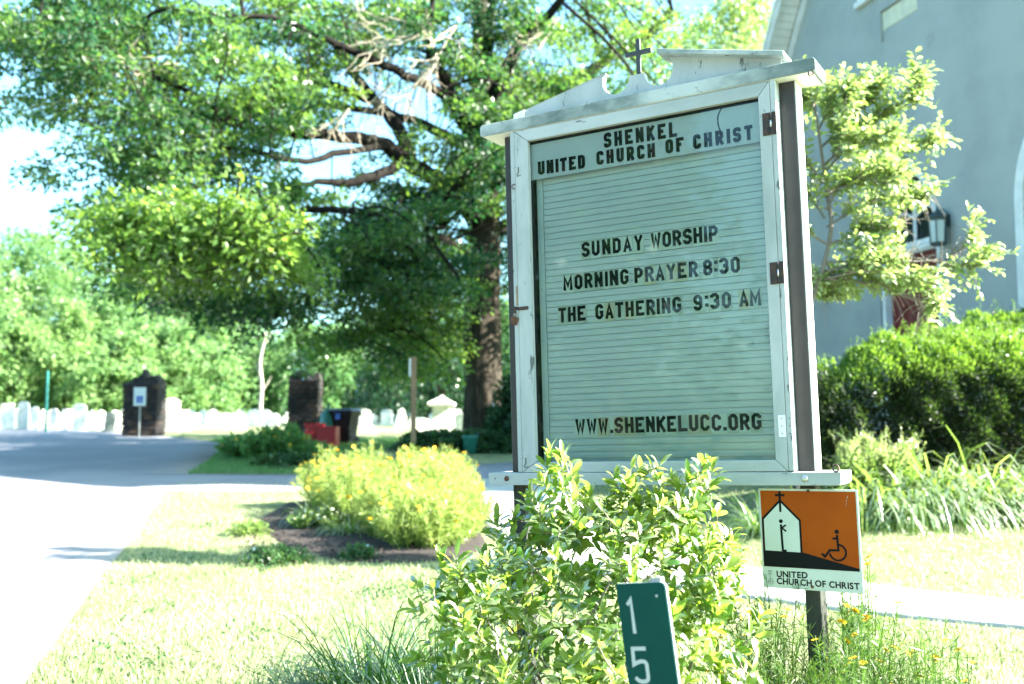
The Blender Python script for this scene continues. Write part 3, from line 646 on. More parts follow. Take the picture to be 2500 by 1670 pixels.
for k, (a, b, c, d) in enumerate(((1.4035, -.128, 1.4055, -.121), (1.4045, -.117, 1.4075, -.109), (1.4075, -.107, 1.4095, -.098), (1.410, -.103, 1.412, -.093), (1.4025, -.135, 1.404, -.131))):
    line('scratch', [(a, b), (c, d)], .0009, 2.0+.3*k, M['plate'])

# ------------------------------------------------------------------ green house number marker
num = empty('house_number_sign', label='narrow green reflective house number sign reading 15, leaning left on its thin post', cat='number sign')
place(num, (.2874, 2.8088, 1.0502), .6324, .1412, 1.05)
Zn = 1.05; pl = [(0, Zn-.46), (.152, Zn-.46)]+[(.152-.016+.016*math.cos(R(a)), Zn-.016+.016*math.sin(R(a))) for a in (0, 22, 45, 68, 90)]+[(.001, Zn+.001)]
MB().prism(pl, 0, .0022).build('plate', M['green_sign'], num, .0004)
MB().prism([(a+.004, b+.001) for a, b in pl], .0026, .006).build('plate_edge', M['white_metal'], num)
glyph('1', .023, .097, .0105, .024, Zn-.133, -.0003, .0005, .01, 3).build('digit', M['num'], num)
glyph('5', .050, .097, .0105, .021, Zn-.265, -.0003, .0005, .022, 7).build('digit', M['num'], num)
for x, z in ((.124, Zn-.036), (.124, Zn-.42)):
    o = MB().lathe([(.0045, 0), (.003, .002), (.0001, .003)], n=12).build('rivet', M['zinc'], num, smooth=True); o.matrix_basis = Matrix.Translation((x, -.0004, z)) @ Matrix.Rotation(math.pi/2, 4, 'X')
pm = MB(); pm.box(.108, .112, .005, .024, -.3, Zn+.012); pm.box(.1125, .1355, .0055, .0085, -.3, Zn+.012); pm.box(.136, .140, .005, .024, -.3, Zn+.012)
pm.build('post', M['steelgrey'], num)
#@@PART3

# ------------------------------------------------------------------ the church
e_w = Vector((.224, -.9746, 0)).normalized(); n_in = Vector((.9746, .224, 0)).normalized(); C0 = Vector((7.43, 18.7, 0))
church = empty('church', label='grey stucco church with steep white trimmed gable and red double door', cat='church')
church.matrix_world = Matrix(((e_w.x, n_in.x, 0, C0.x), (e_w.y, n_in.y, 0, C0.y), (0, 0, 1, 0), (0, 0, 0, 1)))
HWID, EAVE, SL = 4.10, 10.06, 1.40; APX = EAVE+HWID*SL
def cpr(name, poly, y0, y1, m, parent=church, bevel=0.0, **k): return MB().prism(poly, y0, y1).build(name, m, parent, bevel, **k)
def gothic(cx, hw, z0, zs, zt, n=10):
    """pointed arch outline: half width hw, sill z0, spring zs, tip zt"""
    h = zt-zs; rad = (hw*hw+h*h)/(2*hw); pts = [(cx-hw, z0)]
    a1 = math.atan2(h, -(hw-rad)) if rad > hw else math.pi/2
    left = [(cx-hw+rad-rad*math.cos(t), zs+rad*math.sin(t)) for t in np.linspace(0, math.asin(min(1, h/rad)), n)]
    pts += left+[(2*cx-x, z) for x, z in reversed(left[:-1])]+[(cx+hw, z0)]
    return pts
# wall with openings, cut as solid piers and spandrels by boolean-free polygon with a hole bridge
def wall_with_holes(name, outer, holes, y0, y1, m, parent):
    bm = bmesh.new(); loops = [outer]+holes; edges = []
    for lp in loops:
        vs = [bm.verts.new((x, y0, z)) for x, z in lp]
        for i in range(len(vs)): edges.append(bm.edges.new((vs[i], vs[(i+1) % len(vs)])))
    bmesh.ops.triangle_fill(bm, use_beauty=True, edges=edges)
    r_ = bmesh.ops.extrude_face_region(bm, geom=bm.faces[:]); bmesh.ops.translate(bm, vec=(0, y1-y0, 0), verts=[v for v in r_['geom'] if isinstance(v, bmesh.types.BMVert)])
    bmesh.ops.recalc_face_normals(bm, faces=bm.faces); me = bpy.data.meshes.new(name); bm.to_mesh(me); bm.free(); return link(name, me, m, parent)
door_o = [(-.80, 1.55)]+gothic(.13, .93, 1.6, 4.86, 6.55)[1:-1]+[(1.06, 1.55)]
door_o = [(-.80, 1.55), (-.80, 4.86)]+gothic(.13, .93, 1.6, 4.86, 6.55)[2:-2]+[(1.06, 4.86), (1.06, 1.55)]
win_r = gothic(3.75, .55, 2.9, 5.0, 6.25); win_l = gothic(-3.05, .55, 2.9, 5.0, 6.25)
win_u = gothic(.10, 1.22, 10.15, 12.2, 13.9)
win_l = gothic(-3.05, .45, 4.4, 5.3, 6.15); win_r = gothic(3.53, .42, 2.5, 5.0, 6.15)
wall_with_holes('wall', [(-HWID, .6), (HWID, .6), (HWID, EAVE), (0, APX), (-HWID, EAVE)], [door_o, win_r, win_u], 0, .45, M['stucco'], church)
MB().box(-HWID, -HWID+.4, .452, 16, .6, EAVE).build('wall', M['stucco'], church); MB().box(HWID-.4, HWID, .452, 16, .6, EAVE).build('wall', M['stucco'], church)
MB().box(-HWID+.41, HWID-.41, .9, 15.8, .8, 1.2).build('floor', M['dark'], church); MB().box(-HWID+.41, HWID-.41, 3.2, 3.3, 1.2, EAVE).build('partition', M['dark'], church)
OV = .55                                          # roof overhang at the gable
for s in (-1, 1):
    ex, ez = HWID+.62, EAVE-.62*SL
    rf = cpr('roof', [(0, APX+.30), (s*ex, ez+.30), (s*ex, ez+.48), (0, APX+.50)], -OV, 16.3, M['roof'])
    cpr('rake_board', [(s*.002, APX-.02), (s*ex, ez-.02), (s*ex, ez+.295), (s*.002, APX+.295)], -OV-.05, -OV, M['trim'])
    cpr('frieze_board', [(s*.002, APX-.22), (s*(HWID+.05), EAVE-.29), (s*(HWID+.05), EAVE+.10), (s*.002, APX+.17)], -.05, -.003, M['trim'])
    nsl = 46
    for k in range(nsl):                           # boarded soffit under the rake
        t0, t1 = k/nsl, (k+1)/nsl-.003
        cpr('soffit_board', [(s*ex*t0, APX+(ez-APX)*t0+.215), (s*ex*t1, APX+(ez-APX)*t1+.215), (s*ex*t1, APX+(ez-APX)*t1+.235), (s*ex*t0, APX+(ez-APX)*t0+.235)], -OV+.002, -.052, M['trim'])
    cpr('crown_moulding', [(s*.002, APX+.18), (s*(HWID+.3), EAVE-.42+.18), (s*(HWID+.3), EAVE-.42+.285), (s*.002, APX+.285)], -OV-.11, -OV-.052, M['trim'])
def ring(name, outer, inner, y0, y1, m, parent=church):
    n = len(outer); V = [(x, y, z) for y in (y0, y1) for lp in (outer, inner) for x, z in lp]; F = []
    for i in range(n-1):
        F += [(i, i+1, n+i+1, n+i), (2*n+i, 3*n+i, 3*n+i+1, 2*n+i+1), (i, 2*n+i, 2*n+i+1, i+1), (n+i, n+i+1, 3*n+i+1, 3*n+i)]
    F += [(0, n, 3*n, 2*n), (n-1, 2*n-1+2*n-n*0, 0, 0)][:1]
    return MB().add(V, F+[(n-1, 3*n-1, 4*n-1, 2*n-1)]).build(name, m, parent)
for cx, z0, zs, zt, hw in ((3.53, 2.5, 5.0, 6.15, .42), (.10, 10.15, 12.2, 13.9, 1.22)):
    wd = empty('window'); wd.parent = church
    ring('frame', gothic(cx, hw+.10, z0-.05, zs, zt+.16), gothic(cx, hw-.09, z0+.09, zs, zt-.13), -.045, .12, M['trim'], wd)
    MB().box(cx-hw-.16, cx+hw+.16, -.10, .14, z0-.17, z0-.055).build('sill', M['trim'], wd)
    cpr('pane', gothic(cx, hw-.07, z0+.05, zs, zt-.1), .105, .115, M['glassdark'], wd)
    MB().box(cx-.03, cx+.03, .02, .1, z0+.10, zs+.2).build('mullion', M['trim'], wd); MB().box(cx-hw+.11, cx+hw-.11, .03, .095, zs-.04, zs+.02).build('mullion', M['trim'], wd)
# door with pointed head
dr = empty('door'); dr.parent = church
ring('frame', gothic(.13, .90, 1.6, 4.86, 6.50), gothic(.13, .80, 1.6, 4.86, 6.33), .03, .30, M['trim'], dr)
MB().box(-.665, .925, .06, .28, 4.66, 4.88).build('lintel', M['trim'], dr); MB().box(-.68, .94, .02, .058, 4.70, 4.80).build('lintel', M['trim'], dr)
cpr('fanlight', [(-.66, 4.885)]+gothic(.13, .79, 4.885, 4.9, 6.3)[1:-1]+[(.92, 4.885)], .22, .23, M['glassdark'], dr)
tb = MB(); tb.tube([(x, .18, z) for x, z in spline([(.13, 4.88, 0), (.13, 5.35, 0), (.0, 5.75, 0), (-.18, 6.02, 0)], 5)[:, :2]], .035, 6)
tb.tube([(x, .18, z) for x, z in spline([(.13, 4.88, 0), (.13, 5.35, 0), (.26, 5.75, 0), (.44, 6.02, 0)], 5)[:, :2]], .035, 6)
tb.tube([(x, .18, z) for x, z in spline([(-.66, 4.9, 0), (-.5, 5.3, 0), (-.28, 5.5, 0), (.12, 5.36, 0)], 5)[:, :2]], .03, 6)
tb.tube([(x, .18, z) for x, z in spline([(.92, 4.9, 0), (.76, 5.3, 0), (.54, 5.5, 0), (.14, 5.36, 0)], 5)[:, :2]], .03, 6)
tb.build('tracery', M['trim'], dr, smooth=True)
for s, x0, x1 in ((0, -.655, .127), (1, .133, .915)):
    lf = MB().box(x0, x1, .17, .225, 1.6, 4.65).build('door_leaf', M['reddoor'], dr)
    for z0, z1 in ((1.8, 2.7), (2.85, 3.75), (3.9, 4.5)):
        xm = (x0+x1)/2
        for a, b in ((x0+.09, xm-.035), (xm+.035, x1-.09)):
            fr_ = MB(); fr_.box(a, b, .150, .168, z0, z0+.03); fr_.box(a, b, .150, .168, z1-.03, z1); fr_.box(a, a+.03, .150, .168, z0+.031, z1-.031); fr_.box(b-.03, b, .150, .168, z0+.031, z1-.031)
            fr_.build('panel_moulding', M['reddoor'], lf)
MB().box(-1.3, 1.6, -1.3, .0, .8, 1.55).build('step', M['concrete'], church, .01); MB().box(-1.7, 2.0, -1.7, -1.302, .8, 1.38).build('step', M['concrete'], church, .01)
dsx = MB().box(-.42, .66, -.012, .03, 9.19, 9.56).build('date_stone', M['stonecream'], church, .01); MB().box(-.455, -.423, -.06, .02, 9.0, 9.58).build('label_mould', M['stucco'], church); MB().box(-.455, .70, -.06, .02, 9.582, 9.62).build('label_mould', M['stucco'], church)
# wall lantern
lan = empty('wall_lantern', label='dark green metal lantern with frosted panes on the grey wall beside the red door', cat='lantern')
lan.matrix_world = church.matrix_world @ Matrix.Translation((1.33, -.22, 4.6))
def hexa(r_, z, n=6): return [(r_*math.cos(2*math.pi*i/n+.26), r_*math.sin(2*math.pi*i/n+.26), z) for i in range(n)]
def frust(name, r0, z0, r1, z1, m, par, n=6):
    V = hexa(r0, z0, n)+hexa(r1, z1, n); F = [tuple(range(n-1, -1, -1)), tuple(range(n, 2*n))]+[(i, (i+1) % n, n+(i+1) % n, n+i) for i in range(n)]
    return MB().add(V, F).build(name, m, par)
frust('base', .135, .0, .150, .05, M['lantern'], lan); frust('collar', .165, .44, .175, .50, M['lantern'], lan); frust('cap', .185, .501, .04, .62, M['lantern'], lan); frust('finial', .03, .62, .012, .70, M['lantern'], lan)
for i in range(6):
    a = 2*math.pi*i/6+.26; b = a+2*math.pi/6; r0, r1 = .135, .160
    MB().tube([(r0*math.cos(a), r0*math.sin(a), .05), (r1*math.cos(a), r1*math.sin(a), .44)], .012, 5).build('bar', M['lantern'], lan)
    P = [(.9*r0*math.cos(a), .9*r0*math.sin(a), .052), (.9*r0*math.cos(b), .9*r0*math.sin(b), .052), (.9*r1*math.cos(b), .9*r1*math.sin(b), .438), (.9*r1*math.cos(a), .9*r1*math.sin(a), .438)]
    c = Vector(np.mean(P, 0)); MB().add(P+[tuple(Vector(p)*.97+Vector((0, 0, .0))) for p in P], [(0, 1, 2, 3), (7, 6, 5, 4), (0, 4, 5, 1), (1, 5, 6, 2), (2, 6, 7, 3), (3, 7, 4, 0)]).build('pane', M['frost'], lan)
MB().tube([(0, 0, .06), (0, 0, .36)], .02, 8).build('lamp_tube', M['brass'], lan)
MB().tube([(0, 0, .60), (0, .10, .66), (0, .20, .60), (0, .219, .48)], .014, 6).build('bracket', M['lantern'], lan); MB().box(-.06, .06, .205, .2195, .34, .56).build('backplate', M['lantern'], lan)

# ------------------------------------------------------------------ trees
def sprays_to_leaves(C, Rr, per, L, W, base_tone, flat=.28, droop=.35, jit=.16):
    """leaves gathered in small flattened sprays round the centres C with radii Rr"""
    n = len(C); k = np.repeat(np.arange(n), per); m = len(k)
    Nm = unit(rng.normal(size=(n, 3))*.45+np.array([0, 0, 1.])); A = unit(np.cross(Nm, rng.normal(size=(n, 3)))); B = np.cross(Nm, A)
    a = rng.uniform(0, 2*math.pi, m); rr = np.sqrt(rng.random(m)); h = rng.normal(0, flat, m)
    off = (A[k]*np.cos(a)[:, None]+B[k]*np.sin(a)[:, None])*rr[:, None]
    P = C[k]+(off+Nm[k]*h[:, None])*Rr[k][:, None]; P[:, 2] -= droop*Rr[k]*rr**2
    D = off+rng.normal(size=(m, 3))*.5; D[:, 2] -= droop
    N = Nm[k]+rng.normal(size=(m, 3))*.55
    tone = np.clip(base_tone[k]+rng.normal(0, jit, m), 0, 1)
    return leaf_cards(P, D, N, rng.uniform(.75, 1.25, m)*L, rng.uniform(.75, 1.25, m)*W, tone)
oak = empty('oak_tree', at(1105, 1000, 28), label='huge old oak with a thick dark trunk and long drooping limbs over the driveway', cat='tree')
ox, oy = oak.location.x, oak.location.y; oak.location.z = float(hz(ox, oy)); oak_o = np.array(oak.location)
bpy.context.view_layer.update()
def oakp(lst): return [at(x, y, Y)-oak_o for x, y, Y in lst]
def radii(r0, r1, n): return np.linspace(r0, r1, n)
tr = [(1108, 1014, 28), (1107, 990, 28), (1107, 900, 28), (1106, 760, 28), (1108, 620, 28), (1112, 480, 28), (1112, 340, 28), (1105, 200, 28.3), (1100, 20, 28.6), (1105, -200, 29), (1100, -420, 29)]
P = spline(oakp(tr), 8); tt = np.linspace(0, 1, len(P)); rad = np.interp(tt, [0, .05, .12, .3, .5, .75, 1], [1.0, .64, .56, .50, .43, .25, .05])
V, F = tube_arr(P, rad, 28)
ang = np.tile(np.arange(28)*2*math.pi/28, len(P)); rdg = 1+.05*np.sin(ang*9+np.repeat(tt, 28)*14)+.03*np.sin(ang*17+np.repeat(tt, 28)*31)
ctr = np.repeat(P, 28, 0); V = ctr+(V-ctr)*rdg[:, None]; mk('trunk', V, F, M['bark'], oak, smooth=True)
limbs = [
 ([(1108, 540, 28), (1070, 480, 27.6), (1010, 420, 27), (940, 375, 26), (885, 335, 25.4), (830, 320, 25), (745, 310, 24.5), (640, 300, 24), (560, 290, 23.5), (470, 262, 23), (380, 235, 22.6)], .28, .05),
 ([(940, 375, 26), (925, 320, 26.5), (895, 270, 27), (860, 230, 27.4), (805, 160, 28), (755, 80, 28.5), (700, -20, 29)], .22, .08),
 ([(1112, 330, 28), (1070, 290, 27.5), (1045, 240, 27), (1010, 170, 26.5), (985, 110, 26), (990, 20, 26), (1000, -120, 26)], .25, .08),
 ([(930, 370, 26), (870, 400, 25), (800, 418, 24.4), (740, 416, 24), (660, 432, 23.5), (590, 440, 23)], .16, .03),
 ([(1108, 350, 28), (1060, 330, 29), (980, 290, 30), (900, 262, 31), (800, 248, 31.5), (680, 238, 32), (560, 250, 32.5), (420, 230, 33)], .20, .04),
 ([(1112, 430, 28), (1160, 330, 28.5), (1230, 245, 29), (1310, 195, 29.5), (1400, 130, 30), (1470, 90, 30), (1540, 20, 30)], .26, .10),
 ([(1108, 260, 28), (1150, 180, 27.5), (1200, 90, 27), (1270, 20, 26.5), (1330, -90, 26)], .24, .08),
 ([(1105, 180, 28), (1120, 80, 27), (1130, -30, 26.5)], .22, .10),
 ([(1045, 240, 27), (990, 200, 25.5), (880, 150, 24.5), (760, 95, 24), (640, 45, 23.5), (500, 35, 23), (360, 15, 22.5)], .15, .03),
 ([(885, 335, 25.4), (780, 350, 24), (700, 372, 23), (600, 352, 22.2), (500, 340, 21.6), (400, 352, 21)], .10, .03),
 ([(860, 230, 27.4), (740, 190, 28), (600, 150, 28.5), (440, 120, 29), (280, 130, 29.4), (120, 95, 29.6)], .15, .03),
 ([(640, 300, 24), (520, 320, 23.6), (380, 330, 23.2), (240, 300, 23), (150, 260, 22.8)], .08, .02),
 ([(560, 290, 23.5), (430, 210, 23), (300, 160, 22.6), (170, 130, 22.2), (60, 95, 22)], .08, .02),
 ([(1108, 600, 28), (1040, 560, 26.5), (960, 540, 25), (860, 560, 24), (760, 590, 23), (640, 620, 22)], .15, .03),
 ([(1108, 640, 28), (1030, 640, 27), (940, 690, 26), (860, 760, 25.5), (800, 800, 25)], .12, .03),
 ([(1040, 560, 26.5), (900, 500, 24), (760, 480, 22.5), (620, 490, 21.5), (480, 520, 21), (340, 540, 20.6)], .12, .03),
 ([(1110, 560, 28), (1180, 500, 29), (1300, 420, 30), (1420, 360, 31)], .18, .05),
 ([(1105, 430, 28), (1150, 380, 31), (1100, 250, 34), (1000, 150, 36)], .2, .06)]
LP = []; limb_tubes = []
for pts, r0, r1 in limbs:
    p = spline(oakp(pts), 5); p[1:-1] += rng.normal(0, .018, p[1:-1].shape); limb_tubes.append((p, radii(r0, r1, len(p)))); LP.append(p)
for k, (p, r_) in enumerate(limb_tubes):
    V, F = tube_arr(p, r_, 10); mk('limb', V, F, M['limb'], oak, smooth=True)
LPa = np.concatenate(LP)
# boughs: centre in the photograph, half sizes, number of sprays, distance, spread in distance, tone
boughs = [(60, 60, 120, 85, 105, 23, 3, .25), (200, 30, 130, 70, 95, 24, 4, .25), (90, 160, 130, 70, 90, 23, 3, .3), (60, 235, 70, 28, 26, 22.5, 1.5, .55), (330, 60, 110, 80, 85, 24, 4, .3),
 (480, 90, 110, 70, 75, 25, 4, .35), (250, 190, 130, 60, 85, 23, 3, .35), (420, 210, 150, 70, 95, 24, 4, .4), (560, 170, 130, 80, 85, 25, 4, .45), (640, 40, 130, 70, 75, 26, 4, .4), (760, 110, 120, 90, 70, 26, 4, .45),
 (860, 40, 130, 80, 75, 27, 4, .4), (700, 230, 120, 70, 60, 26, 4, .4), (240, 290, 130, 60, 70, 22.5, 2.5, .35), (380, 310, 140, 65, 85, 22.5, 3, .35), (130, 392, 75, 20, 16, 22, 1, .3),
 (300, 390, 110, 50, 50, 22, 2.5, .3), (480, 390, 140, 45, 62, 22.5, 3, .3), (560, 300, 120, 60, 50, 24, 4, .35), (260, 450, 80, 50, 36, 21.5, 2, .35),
 (400, 500, 160, 60, 110, 18.6, 1.2, .97), (560, 520, 140, 60, 105, 18.6, 1.2, .97), (300, 560, 80, 55, 52, 18.6, 1, .95), (470, 590, 150, 45, 80, 18.8, 1.2, .9), (620, 590, 80, 45, 46, 18.8, 1, .9), (660, 470, 80, 40, 30, 21.5, 2, .6),  # lower left tier: sunlight put into the leaf tone
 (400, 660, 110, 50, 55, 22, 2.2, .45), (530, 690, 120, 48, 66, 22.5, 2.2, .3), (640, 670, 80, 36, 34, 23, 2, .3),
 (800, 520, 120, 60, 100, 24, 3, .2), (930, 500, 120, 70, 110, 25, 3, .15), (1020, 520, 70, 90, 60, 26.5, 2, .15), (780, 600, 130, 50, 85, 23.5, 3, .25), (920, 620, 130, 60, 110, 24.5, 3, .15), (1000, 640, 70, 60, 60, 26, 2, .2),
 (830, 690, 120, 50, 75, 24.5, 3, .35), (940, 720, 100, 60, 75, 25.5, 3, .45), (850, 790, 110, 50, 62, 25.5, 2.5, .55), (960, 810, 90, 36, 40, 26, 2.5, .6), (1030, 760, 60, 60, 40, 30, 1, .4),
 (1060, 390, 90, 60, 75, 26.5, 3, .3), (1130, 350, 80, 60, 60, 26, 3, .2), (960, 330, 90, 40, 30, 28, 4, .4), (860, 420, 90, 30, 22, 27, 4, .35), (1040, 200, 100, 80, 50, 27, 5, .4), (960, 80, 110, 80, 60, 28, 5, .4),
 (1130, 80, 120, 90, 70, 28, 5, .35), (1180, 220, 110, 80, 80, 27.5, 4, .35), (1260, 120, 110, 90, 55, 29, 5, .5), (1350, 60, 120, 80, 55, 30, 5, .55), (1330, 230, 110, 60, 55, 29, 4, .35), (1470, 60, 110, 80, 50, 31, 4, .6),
 (1240, 330, 110, 60, 60, 28.5, 4, .3), (1430, 180, 100, 60, 36, 31, 4, .55), (1330, 620, 120, 140, 120, 28, 3, .3), (1500, 480, 140, 140, 110, 28, 4, .4), (1600, 300, 120, 120, 70, 29, 4, .4), (1110, 450, 80, 50, 36, 27, 1, .2), (1190, 620, 70, 120, 60, 30, 1, .3), (1320, 450, 150, 120, 60, 31, 4, .4),  # boughs hidden behind the sign are added to shade the trunk
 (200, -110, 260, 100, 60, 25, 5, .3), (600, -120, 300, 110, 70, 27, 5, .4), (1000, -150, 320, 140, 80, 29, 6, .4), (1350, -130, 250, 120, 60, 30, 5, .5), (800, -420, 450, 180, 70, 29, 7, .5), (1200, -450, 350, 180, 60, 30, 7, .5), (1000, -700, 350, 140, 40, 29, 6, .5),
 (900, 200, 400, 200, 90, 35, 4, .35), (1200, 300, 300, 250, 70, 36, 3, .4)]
C, tn, BR = [], [], []
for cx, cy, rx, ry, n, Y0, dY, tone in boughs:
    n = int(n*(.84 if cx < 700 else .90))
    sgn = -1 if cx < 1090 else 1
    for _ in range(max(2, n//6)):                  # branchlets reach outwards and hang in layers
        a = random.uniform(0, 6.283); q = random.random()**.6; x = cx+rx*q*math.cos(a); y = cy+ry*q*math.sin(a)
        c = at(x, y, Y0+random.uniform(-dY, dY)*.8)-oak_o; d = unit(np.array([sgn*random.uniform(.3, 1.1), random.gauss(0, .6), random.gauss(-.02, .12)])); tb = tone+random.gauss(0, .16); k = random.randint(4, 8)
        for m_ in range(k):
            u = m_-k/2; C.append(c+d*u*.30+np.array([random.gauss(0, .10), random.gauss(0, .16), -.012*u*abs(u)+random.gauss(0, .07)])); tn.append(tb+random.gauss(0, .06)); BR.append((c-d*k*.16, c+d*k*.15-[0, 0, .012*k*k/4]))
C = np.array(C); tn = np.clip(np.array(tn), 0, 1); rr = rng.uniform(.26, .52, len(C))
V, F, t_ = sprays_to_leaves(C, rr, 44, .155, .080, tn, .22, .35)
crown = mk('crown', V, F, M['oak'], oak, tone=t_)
tl = []
for b0, b1 in dict.fromkeys((tuple(a), tuple(b)) for a, b in BR):
    c = np.array(b0); e = np.array(b1); d = np.linalg.norm((LPa-c)*[1, 1, .8], axis=1); j = int(np.argmin(d+rng.random(len(d))*.8)); a = LPa[j]
    if d[j] > 5.5: tl.append((np.array([c, (c+e)/2, e]), np.array([.014, .009, .004]))); continue
    mid = (a+c)/2+rng.normal(0, .15, 3)+[0, 0, .10*d[j]]; P_ = spline([a, mid, c, (c+e)/2+rng.normal(0, .04, 3), e], 3); tl.append((P_, np.linspace(.014+.007*d[j], .004, len(P_))))
tubes('twigs', tl, M['limb'], oak, 4, kind='stuff')
# bare dead twigs, pale against the leaves
dl = []
def brush(p, d, ln, r_, k):
    q = p+d*ln+rng.normal(0, .05, 3)*ln; dl.append((np.array([p, (p+q)/2+rng.normal(0, .06, 3)*ln, q]), np.array([r_, r_*.8, r_*.55])))
    if k:
        for _ in range(3 if k > 1 else 2): brush(q if random.random() < .6 else (p+q)/2, unit(d+rng.normal(0, .55, 3)), ln*random.uniform(.55, .8), r_*.6, k-1)
for x, y, Y_, dx, dz, ln in ((1045, 60, 24.5, -.7, -.7, .9), (960, 80, 24, -.8, -.5, .9), (900, 190, 24, -.5, -.8, .8), (985, 150, 24, -.6, -.7, .8), (800, 250, 23.5, -.6, -.7, .6), (560, 330, 22, -.6, -.6, .8), (470, 420, 21.6, -.8, -.5, .7), (240, 110, 22, .7, -.5, .9), (120, 95, 22, .8, -.4, .9), (640, 350, 22, 0, -1, .5), (440, 620, 20, -.8, -.3, .6), (1280, 40, 26, -.7, -.6, .9), (930, 50, 25, -.9, -.3, .9), (1000, 120, 25, -.3, -.9, .7)):
    for _ in range(2): brush(at(x, y, Y_)-oak_o, unit(np.array([dx, rng.normal(0, .3), dz])+rng.normal(0, .2, 3)), ln, .032, 3)
tubes('dead_twigs', dl, M['deadwood'], oak, 4, kind='stuff')

def blob_tree(x, y, h, r_, z0f, m, label, cat='tree', nsp=240, per=36, L=.30, W=.20, tone=.5, trunk_r=.25, bark='bark', name='woodland_tree', group=None, ecc=1.0, rot=None):
    o = empty(name, (x, y, float(hz(x, y))), label=label, cat=cat, group=group)
    k = 7+int(r_); cl = []
    for i in range(k):                             # the crown is a heap of uneven boughs
        t = (i+.5)/k; zz = h*(z0f+(1-z0f)*(t*.92)); ring_ = math.sin(math.pi*min(1, (t*.85+.18)))**.7
        for _ in range(3):
            a = random.uniform(0, 2*math.pi); q = random.uniform(.25, 1)*r_*ring_*.72; cl.append((q*math.cos(a)*ecc, q*math.sin(a), zz+random.uniform(-.06, .06)*h, r_*random.uniform(.24, .42)))
    cl = np.array(cl); j = rng.integers(0, len(cl), nsp); dv = rnd_dirs(nsp, .25)*(rng.random(nsp)[:, None]**.33); C = cl[j, :3]+dv*cl[j, 3:4]*[1, 1, .75]
    tn = np.clip(tone+rng.normal(0, .15, nsp)+.12*dv[:, 2], 0, 1)
    V, F, t_ = sprays_to_leaves(C, rng.uniform(.5, 1.0, nsp)*r_*.13+.25, per, L, W, tn, .35, .35)
    V[:, 2] = np.maximum(V[:, 2], .05); mk('crown', V, F, m, o, tone=t_)
    top = h*.8; pts = spline([(0, 0, -.2), (random.uniform(-.1, .1), 0, h*.2), (random.uniform(-.2, .2), random.uniform(-.2, .2), h*.5), (random.uniform(-.4, .4), 0, top)], 5)
    tl = [(pts, np.linspace(trunk_r, trunk_r*.2, len(pts)))]
    for c in cl[::2]:
        a = pts[min(len(pts)-1, int(len(pts)*max(.2, c[2]/h*.75)))]; tl.append((np.array([a, (a+c[:3])/2+[0, 0, .1], c[:3]]), np.array([trunk_r*.4, trunk_r*.25, trunk_r*.08])))
    tubes('trunk', tl, M[bark], o, 7); return o
def px_tree(px, ptop, Y, **k):
    p = at(px, ptop, Y); return blob_tree(p[0], Y, p[2]-float(hz(p[0], Y)), **k)
# the far wood beyond the graves: every tree a thing of its own
far = [(-40, 540, 78, 7.5, .55), (60, 530, 82, 7.5, .5), (150, 525, 88, 7, .6), (250, 640, 74, 5.5, .5), (330, 560, 86, 7, .5), (430, 600, 80, 6.5, .6), (520, 640, 90, 6.5, .4), (610, 760, 96, 6, .4), (690, 745, 88, 5.5, .5),
       (760, 760, 84, 5, .35), (860, 720, 92, 6.5, .3), (960, 700, 86, 6.5, .25), (1060, 690, 90, 6.5, .3), (1160, 680, 84, 6.5, .35), (1260, 640, 88, 7, .35), (150, 700, 68, 4.6, .75), (30, 720, 66, 5, .7), (400, 740, 70, 4.5, .6), (290, 760, 64, 3.8, .75), (490, 800, 72, 3.6, .55), (-130, 560, 80, 8, .5),
       (1400, 620, 80, 8, .4), (1560, 600, 78, 8, .4), (1720, 560, 74, 8, .4)]
places = ['beyond the left edge of the photo', 'at the left edge above the teal stake', 'tallest left of the dark pier', 'low in the gap left of the dark pier', 'above the dark pier', 'right above the dark pier', 'halfway between the two piers', 'behind the bare pale tree', 'above the brown pier', 'above the black bin', 'left above the dark spreading tree', 'behind the dark spreading tree', 'just left of the oak trunk', 'right behind the oak trunk', 'behind the sign left half',
 'bright low one left of the dark pier', 'bright low one at the left edge', 'between the dark pier and the bare tree', 'bright low one beside the dark pier', 'lowest one left of the bare pale tree', 'far outside on the left', 'behind the sign middle', 'behind the sign right half', 'behind the church corner']
for k, (px, pt, Y_, r_, tone) in enumerate(far):
    px_tree(px, pt, Y_, r_=r_, z0f=.10, m=M['far'], nsp=int(46*r_), per=34, L=.36, W=.24, tone=tone, trunk_r=.22, name='woodland_tree', group='trees of the wood behind the graveyard', label='leafy wood tree, ' + places[k])
for k in range(16):                                # a second, denser line behind
    blob_tree(-62+8.2*k+random.uniform(-2, 2), random.uniform(100, 118), random.uniform(9, 12), 7, .03, M['far'], 'leafy pale green tree in the wood behind the graveyard', nsp=210, per=30, L=.5, W=.34, tone=.45, group='trees of the wood behind the graveyard')
px_tree(905, 820, 58, r_=3.6, z0f=.08, m=M['fardark'], nsp=190, per=34, L=.24, W=.16, tone=.3, label='dark green low spreading tree right of the gate with two grey stems', bark='steelgrey', trunk_r=.16, name='spreading_tree')
px_tree(1010, 800, 52, r_=3.0, z0f=.06, m=M['fardark'], nsp=170, per=34, L=.22, W=.15, tone=.45, label='small dark tree just left of the big oak trunk', trunk_r=.14, name='spreading_tree')
px_tree(1690, -60, 44, r_=5.5, z0f=.35, m=M['sapling'], nsp=420, per=36, L=.22, W=.15, tone=.5, label='tall yellow green tree rising beside the church gable', name='maple_tree', trunk_r=.3)
px_tree(1560, 40, 50, r_=5.5, z0f=.3, m=M['oak'], nsp=330, per=36, L=.22, W=.15, tone=.8, label='bright green tree showing behind the cross on the sign', name='maple_tree', trunk_r=.3)
